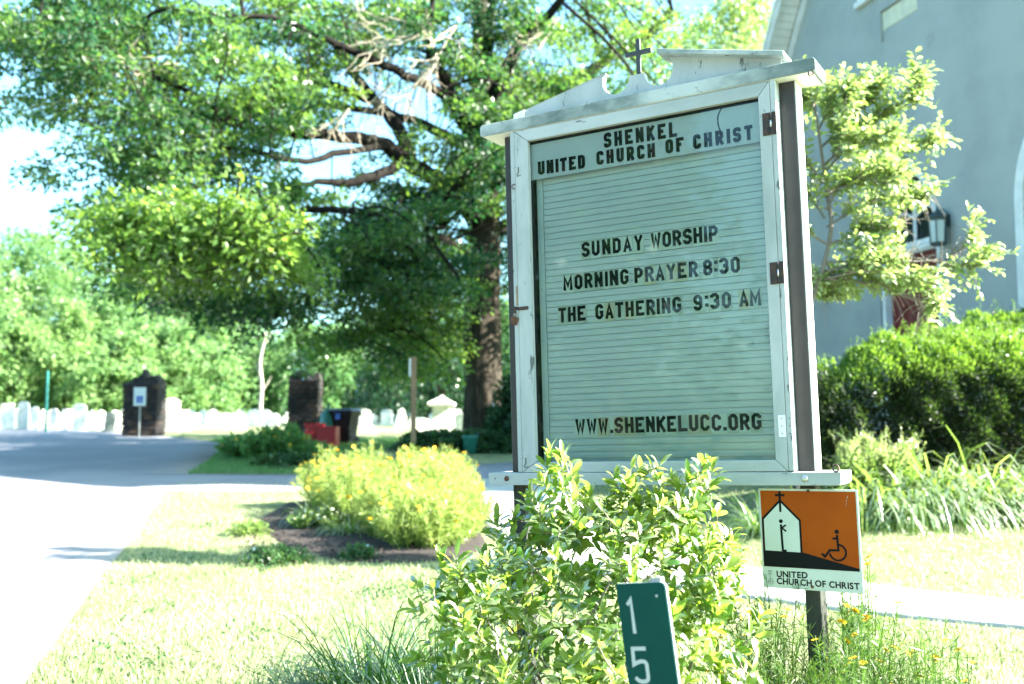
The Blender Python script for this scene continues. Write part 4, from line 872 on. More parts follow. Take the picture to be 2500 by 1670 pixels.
# one bare pale tree
bt = empty('bare_tree', at(600, 960, 60), label='bare pale barked dead tree standing in front of the wood', cat='tree'); bt.location.z = float(hz(bt.location.x, 60)); bo = np.array(bt.location); dl = []
P = spline([at(x, y, 60)-bo for x, y in ((600, 985), (597, 940), (600, 880), (596, 830), (606, 780), (610, 735), (616, 690))], 4); dl.append((P, np.linspace(.17, .03, len(P))))
for a, b in (((600, 880), (585, 830)), ((597, 900), (622, 862)), ((604, 790), (622, 745))):
    p, q_ = at(*a, 60)-bo, at(*b, 60)-bo; m_ = (p+q_)/2+rng.normal(0, .08, 3); dl.append((np.array([p, m_, q_]), np.array([.06, .045, .02])))
tubes('trunk', dl, M['palebark'], bt, 7)

# unseen trees added behind the viewpoint to darken what the pane mirrors
for k, (x, y, h, r_) in enumerate(((-14, -6, 13, 5.5), (-20, 3, 14, 6), (-9, -15, 13, 5.5), (-24, -13, 15, 6), (1, -19, 13, 5.5))):
    blob_tree(x, y, h, r_, .06, M['fardark'], 'broad dark green tree added unseen across the road to darken the sign glass', nsp=260, per=30, L=.34, W=.24, tone=.4, trunk_r=.3, name='unseen_roadside_tree', group='unseen trees added across the road')
#@@PART4

# ------------------------------------------------------------------ leaves as single pieces
def leaf_mesh_set(name, L, W, m):
    out = []
    for k in range(5):
        V, F, t = leaf_cards(np.zeros((1, 3)), np.array([[0, 1., 0]]), np.array([[0, 0, 1.]]), L, W, np.array([k/4.]), 'oval')
        me = bpy.data.meshes.new(name); me.from_pydata([tuple(v) for v in V.tolist()], [], [tuple(f) for f in F.tolist()]); me.materials.append(m)
        a = me.attributes.new('tone', 'FLOAT', 'POINT'); a.data.foreach_set('value', np.full(len(V), k/4., np.float32)); me.update(); out.append(me)
    return out
def foliage(parent, P, D, N, L, W, tone, m, nmax=300, rest='foliage', key=None):
    """the leaves that show largest as single objects, the rest joined"""
    n = len(P); loc = np.array(parent.location); dist = np.linalg.norm(P+loc-EYE, axis=1)-(0 if key is None else key)
    order = np.argsort(dist); big, small = order[:nmax], order[nmax:]
    ms = leaf_mesh_set('leaf', 1.0, W/L, m)
    for i in big:
        d = unit(D[i]); s_ = unit(np.cross(d, N[i])); nn = np.cross(s_, d); k = L*random.uniform(.72, 1.2)
        o = bpy.data.objects.new('leaf', ms[int(round(tone[i]*4))]); COL.objects.link(o); o.parent = parent
        o.matrix_local = Matrix(((s_[0]*k, d[0]*k, nn[0]*k, P[i][0]), (s_[1]*k, d[1]*k, nn[1]*k, P[i][1]), (s_[2]*k, d[2]*k, nn[2]*k, P[i][2]), (0, 0, 0, 1)))
    V, F, t = leaf_cards(P[small], D[small], N[small], L*rng.uniform(.7, 1.2, len(small)), W*rng.uniform(.8, 1.15, len(small)), tone[small], 'oval')
    mk(rest, V, F, m, parent, smooth=True, tone=t, kind='stuff')

# ------------------------------------------------------------------ the broad-leaved shrub under the sign
rh = empty('rhododendron_shrub', (.38, 3.92, 0), label='broad sunlit evergreen shrub growing round the foot of the letter board sign', cat='shrub'); ro = np.array(rh.location)
ell = [((.44, 3.84, .72), (.52, .42, .56), 225), ((-.16, 3.76, .76), (.24, .25, .27), 56), ((.00, 4.05, .92), (.15, .14, .22), 26), ((.17, 4.02, 1.18), (.12, .12, .22), 26), ((.50, 3.92, 1.16), (.15, .12, .20), 24), ((.70, 3.84, 1.17), (.12, .10, .21), 20),
       ((.33, 3.95, 1.12), (.14, .12, .16), 12), ((.30, 3.6, .40), (.60, .35, .32), 110), ((.80, 3.78, .82), (.20, .2, .28), 36)]
Cn, Ax = [], []
for c, r_, k in ell:
    d = rnd_dirs(k, .35); q = rng.random(k)[:, None]**.28; p = np.array(c)+d*q*np.array(r_); Cn.append(p); Ax.append(unit(d*.8+np.array([.12, -.1, .75])+rng.normal(0, .25, (k, 3))))
Cn = np.concatenate(Cn); Ax = np.concatenate(Ax)
pl_y = 4.5449-.5*((Cn[:, 0]-.0483)/.8655); ok = ~((Cn[:, 2] > 1.08) & (Cn[:, 1] > pl_y-.10)) & (Cn[:, 2] > .12) & ~((Cn[:, 2] > .80) & (Cn[:, 0]/Cn[:, 1] > .226)) & (Cn[:, 0]/Cn[:, 1] < .25) & (Cn[:, 1] > 3.35); Cn, Ax = Cn[ok], Ax[ok]
# stems
tw = []; nodes_ = []
for k in range(13):
    tgt = Cn[rng.integers(0, len(Cn))]; base = np.array([.38+random.gauss(0, .07), 3.95+random.gauss(0, .06), -.02]); q = base+(tgt-base)*.82
    m_ = (base+q)/2+rng.normal(0, .05, 3)-[0, 0, .04]; pts = spline([base-ro, (base+m_)/2+rng.normal(0, .02, 3)-ro, m_-ro, (m_+q)/2+rng.normal(0, .03, 3)-ro, q-ro], 4)
    tw.append((pts, np.linspace(.011, .004, len(pts)))); nodes_.append(pts)
tubes('stems', tw, M['twig'], rh, 7)
na = [p for q_ in nodes_ for p in q_]; tw = []
cc = Cn-ro; od = np.argsort(np.linalg.norm(cc-[0, 0, .1], axis=1))
for ii in od:
    c = cc[ii]; arr = np.array(na); d = np.linalg.norm(arr-c, axis=1)+.5*np.maximum(0, arr[:, 2]-c[2]); j = int(np.argmin(d)); a = arr[j]
    m_ = (a+c)/2+rng.normal(0, .10, 3)*d[j]-[0, 0, .10*d[j]]; p_ = spline([a, m_, c], 3); tw.append((p_, np.linspace(.0020+.006*min(d[j], .3), .0018, 7))); na += [p_[3], p_[5]]
tubes('twigs', tw, M['twig'], rh, 5, kind='stuff')
P, D, N, T_ = [], [], [], []
for c, ax in zip(Cn-ro, Ax):
    k = random.randint(6, 10); ref = unit(np.cross(ax, rng.normal(size=3))); ref2 = np.cross(ax, ref); ph = random.random()*6.28; tb = random.random()
    opn = random.uniform(.35, 1.25)
    for i in range(k):
        a = ph+2.4*i+random.gauss(0, .25); rad_ = ref*math.cos(a)+ref2*math.sin(a); o_ = opn*random.uniform(.75, 1.25)*(.6+.6*i/k)
        P.append(c-ax*.012*i*.6+rad_*.004); D.append(unit(ax*max(.05, 1.1-o_)+rad_*o_)); N.append(unit(ax*o_-rad_*.6+rng.normal(0, .22, 3))); T_.append(min(1, max(0, tb*.6+random.random()*.5)))
    for i in range(random.randint(1, 4)):           # older leaves lower on the twig
        rad_ = unit(rng.normal(size=3)); P.append(c-ax*random.uniform(.03, .10)+rng.normal(0, .008, 3)); D.append(unit(rad_+ax*.3)); N.append(unit(ax+rng.normal(0, .5, 3))); T_.append(random.random()*.4)
P, D, N, T_ = map(np.array, (P, D, N, T_))
foliage(rh, P, D, N, .065, .0245, np.clip(T_, 0, 1), M['rhodo'], 300)
# ------------------------------------------------------------------ cherry sapling by the church door
sp = empty('cherry_sapling', (2.72, 9.6, float(hz(2.72, 9.6))), label='slender pale green sapling standing between the sign and the church door', cat='tree'); so = np.array(sp.location)
def sq(l): return [at(x, y, Y_)-so for x, y, Y_ in l]
trk = spline([np.array([0, 0, -.1]), np.array([.03, 0, .9]), np.array([-.02, .04, 1.9])]+sq([(1900, 560, 9.6), (1895, 440, 9.6), (1880, 330, 9.5), (1868, 240, 9.4)]), 5)
tw = [(trk, np.linspace(.038, .008, len(trk)))]; shoots = []
ends = [((1890, 640), (1990, 620), (2090, 640), (2150, 690, 2135, 710)), ((1895, 600), (2010, 600), (2140, 600), (2230, 610, 2260, 570)), ((1895, 620), (2040, 590), (2170, 595), (2215, 560, 2225, 525)), ((1895, 520), (1980, 470), (2060, 450), (2120, 460, 2135, 440)),
        ((1890, 450), (1970, 400), (2050, 360), (2110, 330, 2135, 320)), ((1885, 400), (1980, 300), (2060, 250), (2100, 210, 2110, 170)), ((1880, 340), (1940, 280), (1990, 230), (2005, 205, 2010, 195)), ((1875, 300), (1900, 250), (1925, 225), (1935, 220, 1940, 212)),
        ((1870, 260), (1860, 230), (1850, 215), (1845, 208, 1842, 200)), ((1890, 500), (1850, 440), (1800, 400), (1760, 380, 1740, 370)), ((1895, 560), (1830, 520), (1760, 500), (1700, 480, 1680, 470)), ((1885, 420), (1830, 340), (1780, 300), (1740, 280, 1720, 270)),
        ((1892, 480), (1930, 430), (1980, 410), (2040, 420, 2060, 400)), ((1895, 600), (1910, 640), (1900, 660), (1895, 680, 1890, 690)), ((1895, 560), (1960, 540), (2010, 530), (2060, 520, 2080, 500)), ((1888, 380), (1930, 340), (1960, 330), (2010, 330, 2040, 320)), ((1895, 620), (1860, 640), (1800, 640), (1760, 650, 1740, 655)), ((1900, 640), (1980, 650), (2060, 670), (2110, 700, 2120, 715))]
for e in ends:
    dY = random.uniform(-.6, .5); y0 = 9.6; l = [(*e[0], y0), (*e[1], y0+dY*.4), (*e[2], y0+dY*.8), (e[3][0], e[3][1], y0+dY), (e[3][2], e[3][3], y0+dY)]
    p = spline(sq(l), 5); p[3:] += rng.normal(0, .012, p[3:].shape); tw.append((p, np.linspace(.013, .003, len(p)))); shoots.append((p, 1))
    for _ in range(60):
        j = random.randint(2, len(p)-2); t_ = unit(p[j+1]-p[j]); d = unit(t_*.8+rng.normal(0, .55, 3)+[0, 0, .25]); ln = random.uniform(.18, .48)*(1-.4*j/len(p)); q = p[j]+d*ln+[0, 0, -.05*ln]
        s_ = spline([p[j], (p[j]+q)/2+[0, 0, .03], q], 3); tw.append((s_, np.linspace(.004, .0018, len(s_)))); shoots.append((s_, .8))
tubes('branches', tw, M['twig'], sp, 6, kind='stuff')
P, D, N, T_ = [], [], [], []
for p, dens in shoots:
    ln = np.linalg.norm(np.diff(p, axis=0), axis=1).sum(); k = int(ln/.018*dens); st = .25 if dens == 1 else .05
    for i in range(k):
        t = st+(1-st)*i/max(1, k-1); f = t*(len(p)-1); j = min(int(f), len(p)-2); b = p[j]+(p[j+1]-p[j])*(f-j); tg = unit(p[j+1]-p[j])
        s_ = unit(np.cross(tg, [0, 0, 1.]))*(1 if i % 2 else -1); d = unit(tg*.7+s_*.8+rng.normal(0, .35, 3)+[0, 0, -.1]); P.append(b+d*.012); D.append(d); N.append(unit(np.array([0, 0, 1.])+rng.normal(0, .45, 3))); T_.append(min(1, max(0, random.gauss(.55, .25))))
P, D, N, T_ = map(np.array, (P, D, N, T_))
Q = P+so; dd = Q-EYE; cy_, sy_ = math.cos(PITCH), math.sin(PITCH); dep = dd[:, 1]*cy_+dd[:, 2]*sy_; qx = (dd[:, 0]/dep*FPX+1250)*.9388; qy = (835-(-dd[:, 1]*sy_+dd[:, 2]*cy_)/dep*FPX)*.9388
bare = np.zeros(len(P), bool)
for x0, x1, y0, y1 in ((2075, 2170, 535, 612), (2115, 2220, 445, 590), (2012, 2125, 672, 780), (1860, 2022, 684, 800), (2060, 2125, 480, 545)): bare |= (qx > x0) & (qx < x1) & (qy > y0) & (qy < y1)
P, D, N, T_ = P[~bare], D[~bare], N[~bare], T_[~bare]
vis = (P+so)[:, 0]/(P+so)[:, 1]
foliage(sp, P, D, N, .074, .035, T_, M['sapling'], 300, key=np.where(vis > .29, 3.0, 0))

# ------------------------------------------------------------------ hedges and plants by the church
def hedge(name, x0, x1, y0, y1, zt, n, label, shoots=160, m='yew', r=.9, tl=.45):
    zb = float(hz((x0+x1)/2, (y0+y1)/2)); o = empty(name, ((x0+x1)/2, (y0+y1)/2, zb), label=label, cat='hedge'); hx, hy = (x1-x0)/2, (y1-y0)/2
    def top(x): return zt(x+(x0+x1)/2)-zb
    k = n; x = rng.uniform(-1, 1, k); y = rng.uniform(-1, 1, k); z = rng.random(k); dep = rng.random(k)**2.2*.30
    face = rng.choice(4, k, p=[.30, .42, .12, .16])   # top, front, left end, back
    X_ = x*hx; Y_ = y*hy; H = top(X_); Zz = z*H
    Zz = np.where(face == 0, H-dep, Zz); Y_ = np.where(face == 1, -hy+dep, Y_); Y_ = np.where(face == 3, hy-dep, Y_); X_ = np.where(face == 2, -hx+dep, X_)
    # rounded shoulders, belly and lumps
    ry = Y_/hy; rx = X_/hx; Zz = Zz-.55*np.abs(ry)**2.6*(Zz/H)**2-.55*np.clip(-rx, 0, 1)**6*(Zz/H)**2; Y_ = Y_*(1-.18*(1-np.clip(Zz/H*1.6, 0, 1))**2)
    lump = .04*np.sin(X_*3.1+Zz*2.7)+.07*np.sin(X_*7.3-Zz*5.1+1)+.05*np.sin(X_*13+Zz*11); Y_ = Y_-np.where(face == 1, lump, 0); Zz = Zz+np.where(face == 0, lump*.8, 0)
    P = np.stack([X_, Y_, np.maximum(Zz, .03)], 1); out = unit(np.stack([rx*np.abs(rx)**3*.8, ry*np.abs(ry), (Zz/H)**2*.9], 1)+1e-3)
    V, F, t = leaf_cards(P, out+rng.normal(0, .55, (k, 3)), rnd_dirs(k, .8), rng.uniform(.05, .11, k), rng.uniform(.018, .034, k), np.clip(tl*1.9*np.clip((Zz/H-.70)/.16, 0, 1)+rng.normal(0, .12, k)+.08, 0, 1))  # tone steps up near the top: sun on the shoulders put into colour
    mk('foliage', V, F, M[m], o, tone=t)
    P2, D2, T2 = [], [], []
    for _ in range(shoots):
        x_ = random.uniform(-1, 1)*hx*.97; y_ = random.uniform(-1, .8)*hy*.9; h_ = float(top(np.array([x_]))[0])-.55*abs(y_/hy)**2.6-.55*max(0, -x_/hx)**6; d = unit(np.array([random.gauss(.1, .35), random.gauss(-.25, .3), 1.0])); ln = random.uniform(.10, .32)
        for i in range(22):
            P2.append(np.array([x_, y_, h_-.05])+d*ln*i/18+rng.normal(0, .003, 3)); D2.append(unit(d*.9+rng.normal(0, .55, 3))); T2.append(min(1, .6+.4*random.random()))
    if P2:
        k = len(P2); V, F, t = leaf_cards(np.array(P2), np.array(D2), rnd_dirs(k, .5), rng.uniform(.03, .05, k), .010, np.array(T2)); mk('new_shoots', V, F, M[m], o, tone=t)
    hm = float(np.min(H))
    st = [(spline([(random.uniform(-.9, .9)*hx, random.uniform(-.3, .3)*hy, -.05), (random.uniform(-.9, .9)*hx*.98, random.uniform(-.5, .2)*hy, .3*hm), (random.uniform(-.9, .9)*hx, random.uniform(-.7, .5)*hy, .68*hm)], 4), np.linspace(.03, .01, 9)) for _ in range(26)]
    tubes('stems', st, M['limb'], o, 5); return o
hedge('yew_hedge', 4.0, 8.2, 12.75, 14.2, lambda x: np.interp(x, [4.0, 4.5, 5.2, 6.0, 7, 9], [2.20, 2.42, 2.62, 2.66, 2.60, 2.6]), 62000, 'thick clipped yew hedge with bright new shoots and shade put into its dark brown face', 620)
hedge('yew_hedge', 5.85, 8.0, 14.5, 15.4, lambda x: np.interp(x, [5.8, 6.4, 7.0, 8.3], [2.50, 2.80, 3.05, 3.2]), 22000, 'dark green hedge in shade against the church wall behind the yew hedge', 30)
hedge('golden_shrub', 3.95, 5.0, 12.2, 12.65, lambda x: np.interp(x, [3.8, 4.4, 5.6], [1.12, 1.22, 1.12]), 5000, 'low yellow green shrub at the left foot of the yew hedge', 60, 'sapling', tl=.6)
def clump(name, x, y, n, L, W, bend, m, label, cat='plant', group=None, tone=.5, r_=.16, up=1.6, seg=5):
    o = empty(name, (x, y, float(hz(x, y))), label=label, cat=cat, group=group); a = rng.uniform(0, 6.283, n); q = np.sqrt(rng.random(n))*r_
    P = np.stack([q*np.cos(a), q*np.sin(a), np.zeros(n)-.01], 1); sp_ = rng.uniform(.25, 1.9, n); D = np.stack([np.cos(a)*sp_, np.sin(a)*sp_, np.full(n, up)], 1)
    V, F, t = blades(P, D, rng.uniform(.6, 1.15, n)*L, rng.uniform(.7, 1.2, n)*W, rng.uniform(.6, 1.4, n)*bend, np.clip(rng.normal(tone, .22, n), 0, 1), seg); mk('leaves', V, F, M[m], o, smooth=True, tone=t); return o
ords = ['first', 'second', 'third', 'fourth', 'fifth', 'sixth', 'seventh', 'eighth', 'ninth', 'tenth', 'eleventh', 'twelfth']
lx = [4.15, 4.7, 5.2, 5.75, 6.3, 6.85]
for k, x in enumerate(lx): clump('daylily_clump', x+.05, 11.85+random.uniform(-.1, .1), 420, 1.12, .036, 1.35, 'lily', 'arching daylily clump at the lawn edge, %s from the sign in the front row' % ords[k], group='daylilies in front of the yew hedge', r_=.22, tone=.6)
for k, x in enumerate([4.6, 5.2, 5.8, 6.4, 7.0]): clump('daylily_clump', x, 12.3+random.uniform(-.1, .1), 260, 1.25, .036, .95, 'lily', 'upright daylily clump close against the yew hedge, %s from the sign' % ords[k], group='daylilies in front of the yew hedge', r_=.2, tone=.6)
clump('liriope_clump', 3.55, 11.9, 200, .8, .018, .9, 'lily', 'low dark strap leaved clump just right of the sign post behind the lawn', tone=.15)
clump('liriope_clump', 3.0, 12.0, 200, .75, .018, .9, 'lily', 'low dark strap leaved clump seen below the sign beam', tone=.1)

# ------------------------------------------------------------------ coreopsis: threadleaf foliage and yellow daisies
def flower_mesh(r_, m=None, k=8):
    mb = MB()
    for i in range(k):
        a = 2*math.pi*i/k; c, s = math.cos(a), math.sin(a); w_ = r_*.36
        mb.add([(c*r_*.14-s*w_*.3, s*r_*.14+c*w_*.3, .002), (c*r_*.14+s*w_*.3, s*r_*.14-c*w_*.3, .002), (c*r_*.7+s*w_*.6, s*r_*.7-c*w_*.6, .006), (c*r_, s*r_, .002), (c*r_*.7-s*w_*.6, s*r_*.7+c*w_*.6, .006)], [(0, 1, 2, 3, 4)])
    mb.lathe([(r_*.24, 0), (r_*.2, r_*.14), (.0001, r_*.18)], n=8)
    me = bpy.data.meshes.new('flower'); me.from_pydata(mb.v, [], mb.f); me.materials.append(m or M['yellow']); me.materials.append(M['yellow_eye'])
    for p in list(me.polygons)[k:]: p.material_index = 1
    me.update(); return me
FL_S = flower_mesh(.019); FL_B = flower_mesh(.039); FL_W = flower_mesh(.022, M['whitepetal'], 6); FL_R = flower_mesh(.05, M['redflower'], 6)
def coreopsis(x, y, r_, h, nst, nth, nfl, fm, label, group, wid=.010, tl=.05, name='coreopsis_plant', tone=.5, m='coreo', z=None, top_fl=.8, sw=.003):
    o = empty(name, (x, y, float(hz(x, y)) if z is None else z), label=label, cat='flowering plant', group=group)
    a = rng.uniform(0, 6.283, nst); q = np.sqrt(rng.random(nst)); lean = np.stack([np.cos(a)*q, np.sin(a)*q], 1); hh = h*(1-.5*q**2)*rng.uniform(.8, 1.08, nst); base = lean*r_*.45
    V, F, t = [], [], []; K = 5; pts = np.zeros((nst, K, 3))
    for i in range(K):
        s = i/(K-1); pts[:, i, :2] = base+lean*r_*.6*s**1.3+rng.normal(0, .012, (nst, 2))*s; pts[:, i, 2] = hh*s
    S = unit(np.cross(pts[:, -1]-pts[:, 0], rng.normal(size=(nst, 3))))*sw*.5
    Vb = np.stack([np.stack([pts[:, i]-S, pts[:, i]+S], 1) for i in range(K)], 1).reshape(-1, 3); f = np.array([[2*i, 2*i+1, 2*i+3, 2*i+2] for i in range(K-1)])
    Fb = (np.arange(nst)[:, None, None]*2*K+f[None]).reshape(-1, 4); mk('stems', Vb, Fb, M[m], o, tone=np.full(len(Vb), .3))
    j = rng.integers(0, nst, nth); s = rng.uniform(.12, 1, nth)**.8*(K-1)*.98; i0 = s.astype(int); fr_ = (s-i0)[:, None]; P = pts[j, i0]*(1-fr_)+pts[j, np.minimum(i0+1, K-1)]*fr_
    D = rnd_dirs(nth, .7); V, F, t = leaf_cards(P, D, rnd_dirs(nth), rng.uniform(.6, 1.3, nth)*tl, wid, np.clip(rng.normal(tone, .2, nth)+.25*(P[:, 2]/h-.5), 0, 1))
    mk('foliage', V, F, M[m], o, tone=t)
    for _ in range(nfl):
        j = random.randrange(nst); s = 1 if random.random() < top_fl else random.uniform(.55, .95); p = pts[j, -1] if s == 1 else pts[j, 2]*(1-s)+pts[j, -1]*s+rng.normal(0, .02, 3)
        ob = bpy.data.objects.new('flower', fm); COL.objects.link(ob); ob.parent = o; ob.location = p+np.array([0, 0, .006]); ob.rotation_euler = (random.gauss(.25, .35), random.gauss(0, .35), random.random()*6); sc = random.uniform(.75, 1.15); ob.scale = (sc, sc, sc)
    return o
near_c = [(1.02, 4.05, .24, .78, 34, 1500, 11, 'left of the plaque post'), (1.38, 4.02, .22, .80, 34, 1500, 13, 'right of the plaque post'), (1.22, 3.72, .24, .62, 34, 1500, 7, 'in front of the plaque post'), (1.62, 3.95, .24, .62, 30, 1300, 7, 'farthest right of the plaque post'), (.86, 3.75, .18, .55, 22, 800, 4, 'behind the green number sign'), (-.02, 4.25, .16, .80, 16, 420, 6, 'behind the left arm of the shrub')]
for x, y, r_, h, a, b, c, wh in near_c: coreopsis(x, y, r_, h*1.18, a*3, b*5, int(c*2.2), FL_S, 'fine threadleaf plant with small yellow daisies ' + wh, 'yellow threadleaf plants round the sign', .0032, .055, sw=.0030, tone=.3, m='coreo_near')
k = 0
cells = [(-2.75, 14.8), (-2.15, 15.1), (-1.45, 15.2), (-.95, 15.3), (-2.5, 14.1), (-2.0, 14.2), (-1.35, 14.2), (-.85, 14.2), (-2.0, 13.2), (-1.5, 13.2), (-.95, 13.1), (-1.5, 12.4), (-1.15, 12.1), (-.75, 12.3), (-1.2, 11.5), (-.8, 11.6)]
rw = ['back', 'second', 'third', 'fourth', 'front']
for ci_, (x, y) in enumerate(cells):
    row = 0 if y > 14.4 else 1 if y > 13.5 else 2 if y > 12.6 else 3 if y > 11.8 else 4
    coreopsis(x+random.uniform(-.08, .08), y+random.uniform(-.1, .1), .52, random.uniform(.80, .96)*(.86 if row > 2 else 1), 110, 4600, 40 if row < 2 else 22, FL_B, 'billowing yellow flowered plant in the mulch bed, %s row, %s from the left' % (rw[row], ords[sum(1 for c_ in cells if (0 if c_[1] > 14.4 else 1 if c_[1] > 13.5 else 2 if c_[1] > 12.6 else 3 if c_[1] > 11.8 else 4) == row and c_[0] < x)]), 'yellow flowered plants in the mulch bed', .011, .10, sw=.007, tone=.85)
clump('daylily_clump', -2.6, 13.4, 200, .62, .022, .9, 'lily', 'pale arching daylily clump at the left side of the mulch bed', r_=.14, tone=.8); clump('daylily_clump', -2.05, 12.6, 180, .58, .02, 1.0, 'lily', 'smaller arching daylily clump beside white flowers in the mulch bed', r_=.14, tone=.8)
coreopsis(-2.3, 12.95, .26, .34, 50, 1200, 50, FL_W, 'low plant covered in small white flowers in the mulch bed', None, .02, .05, name='white_flower_plant', m='lily'); coreopsis(-2.65, 12.95, .24, .30, 40, 1100, 26, FL_W, 'low leafy plant with few white flowers at the mulch edge', None, .022, .05, name='white_flower_plant', m='lily')
def mound(name, x, y, r_, h, n, m, label, L=.07, W=.05, tone=.5, group=None):
    o = empty(name, (x, y, float(hz(x, y))), label=label, cat='plant', group=group); d = rnd_dirs(n, .3); d[:, 2] = np.abs(d[:, 2]); q = rng.random(n)[:, None]**.3; P = d*q*[r_, r_*.8, h]*(1+.18*np.sin(d[:, :1]*9+d[:, 1:2]*7)); P[:, 2] += .01
    V, F, t = leaf_cards(P, d+rng.normal(0, .6, (n, 3)), d+rng.normal(0, .5, (n, 3))+[0, 0, .5], rng.uniform(.6, 1.2, n)*L, W, np.clip(rng.normal(tone, .22, n), 0, 1)); mk('leaves', V, F, M[m], o, tone=t)
    tubes('stems', [(np.array([[0, 0, -.02], p*.5, p*.9]), np.array([.008, .006, .003])) for p in P[::max(1, n//14)]], M['limb'], o, 4); return o
mound('weed_mound', -2.45, 10.6, .34, .16, 1300, 'cover', 'low green weedy mound on the lawn edge of the mulch bed', .05, .03, .8); mound('weed_mound', -3.3, 12.6, .26, .16, 600, 'lily', 'pale leafy weed mound left of the mulch bed', .05, .03, .7); mound('weed_mound', -1.65, 10.85, .2, .14, 600, 'cover', 'small blue green plant at the front tip of the mulch bed', .05, .03, .4)
# shaded garden clumps beyond the driveway
for x, y, r_, h, fm, nf, lb in ((-6.25, 23.2, .6, .55, FL_R, 6, 'leafy shaded plant with a few red flowers at the verge corner'), (-5.6, 22.6, .65, .75, FL_B, 14, 'middle leafy shaded plant with yellow flowers beyond the driveway'), (-5.0, 22.4, .5, .85, FL_B, 46, 'tallest shaded plant with many yellow flowers left of the bins'), (-4.35, 22.3, .35, .42, FL_B, 8, 'shaded plant with sparse yellow flowers behind the sunny bed')):
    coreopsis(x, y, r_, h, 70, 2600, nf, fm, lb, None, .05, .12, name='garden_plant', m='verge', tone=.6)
mound('shade_plant', -5.1, 21.2, .35, .22, 700, 'cover', 'low pale shaded plant at the front of the garden bed beyond the driveway', .1, .07, .6); mound('shade_plant', -4.45, 21.1, .4, .25, 800, 'cover', 'low shaded plant beside the driveway left of the yellow flowers', .1, .07, .4)
for k, (x, y, r_, h) in enumerate(((-1.95, 25.6, 1.0, .42), (-1.0, 25.2, 1.0, .45), (-.2, 25.0, .9, .4))): mound('groundcover_mound', x, y, r_, h, 3800, 'cover', 'low dark green groundcover mound before the oak, %s from the left' % ords[k], .13, .09, .3, 'groundcover under the oak')
mound('dark_bush', .22, 25.7, .85, 1.75, 6500, 'fardark', 'tall dark evergreen bush hiding the right side of the oak trunk', .16, .1, .15)
mound('dark_bush', .9, 25.3, 1.2, 1.5, 5000, 'fardark', 'wide dark bush farther right of the oak trunk behind the sign', .16, .1, .15)
# dark grass tuft at the foot of the shrub
clump('grass_tuft', -.66, 4.85, 1000, .95, .009, .95, 'tuft', 'tallest tuft of long dark arching grass left of the shrub', 'grass', r_=.15, tone=.35, up=1.9, seg=8); clump('grass_tuft', -.95, 4.95, 800, .74, .009, 1.2, 'tuft', 'spreading low tuft of dark grass, farthest left of the shrub', 'grass', r_=.14, tone=.35, seg=7)
clump('grass_tuft', -.34, 4.6, 900, .9, .009, .7, 'tuft', 'dark grass tuft growing up through the left side of the shrub', 'grass', r_=.16, tone=.45, seg=6); clump('grass_tuft', .25, 3.5, 240, .52, .006, .8, 'tuft', 'brighter grass tuft under the shrub left of the number sign', 'grass', r_=.2, tone=.7, seg=6)

# ------------------------------------------------------------------ the graveyard and its gate
def stone_pier(x, y, w_, d_, h, label, jag, ivy=False):
    o = empty('stone_gate_pier', (x, y, float(hz(x, y))), label=label, cat='gate pier', group='rough stone gate piers'); MB().box(-w_/2+.05, w_/2-.05, -d_/2+.05, d_/2-.05, -.2, h-.04).build('mortar_core', M['mortar'], o)
    z = -.05
    def st(x0, x1, y0, y1, z0, z1):
        j = lambda: random.uniform(-.018, .018); mb = MB().box(x0+.008, x1-.008, y0, y1, z0+.008, z1-.008); mb.v = [(a+j(), b+j(), c+j()*.5) for a, b, c in mb.v]; mb.build('stone', M[random.choice(['field1', 'field2', 'field2', 'field1', 'field3'] if random.random() < .6 else ['field1', 'field2'])], o, .012)
    while z < h-.1:
        ch = random.uniform(.10, .20)
        for side in (0, 1):
            y0, y1 = (-d_/2, -d_/2+.16) if side == 0 else (d_/2-.16, d_/2); c = -w_/2
            while c < w_/2-.02:
                l_ = min(random.uniform(.16, .42), w_/2-c); l_ = w_/2-c if w_/2-c-l_ < .1 else l_; st(c, c+l_, y0, y1, z, z+ch); c += l_
        for x0, x1 in ((-w_/2, -w_/2+.16), (w_/2-.16, w_/2)): st(x0, x1, -d_/2+.165, d_/2-.165, z, z+ch)
        z += ch
    c = -w_/2+.02
    while c < w_/2-.08:
        ww = random.uniform(.08, .17); hh = jag(c/(w_/2))*random.uniform(.45, 1.35)+.05; mb = MB(); x1 = min(c+ww, w_/2); ax = (c+x1)/2+random.uniform(-.03, .03)
        mb.add([(c, -d_/2+.05, z), (x1, -d_/2+.05, z), (x1, d_/2-.05, z), (c, d_/2-.05, z), (ax-.02, -d_/4, z+hh), (ax+.03, -d_/4, z+hh*.92), (ax+.03, d_/4, z+hh*.9), (ax-.02, d_/4, z+hh)], [(0, 1, 2, 3), (4, 7, 6, 5), (0, 4, 5, 1), (1, 5, 6, 2), (2, 6, 7, 3), (3, 7, 4, 0)]); mb.build('cresting_stone', M[random.choice(['field1', 'field2'])], o); c += ww
    if ivy:
        n = 500; P = np.stack([rng.normal(0, .22, n), rng.normal(0, .2, n), z+np.abs(rng.normal(.05, .18, n))], 1); V, F, t = leaf_cards(P, rnd_dirs(n, .5), rnd_dirs(n), .12, .09, rng.random(n)); mk('ivy', V, F, M['cover'], o, tone=t)
    return o
stone_pier(-12.15, 33, 1.15, .9, 1.72, 'rough dark stone gate pier with the blue parking sign before it', lambda t: .34*(1-t*t)); stone_pier(-6.83, 33, 1.0, .85, 1.78, 'rough brown stone gate pier with ivy, behind the red crates', lambda t: .12+.12*abs(math.sin(5*t)), True)
wp = empty('white_gate_post', (-2.4, 34, float(hz(-2.4, 34))), label='white stone gate post with a pyramid cap left of the oak', cat='gate post')
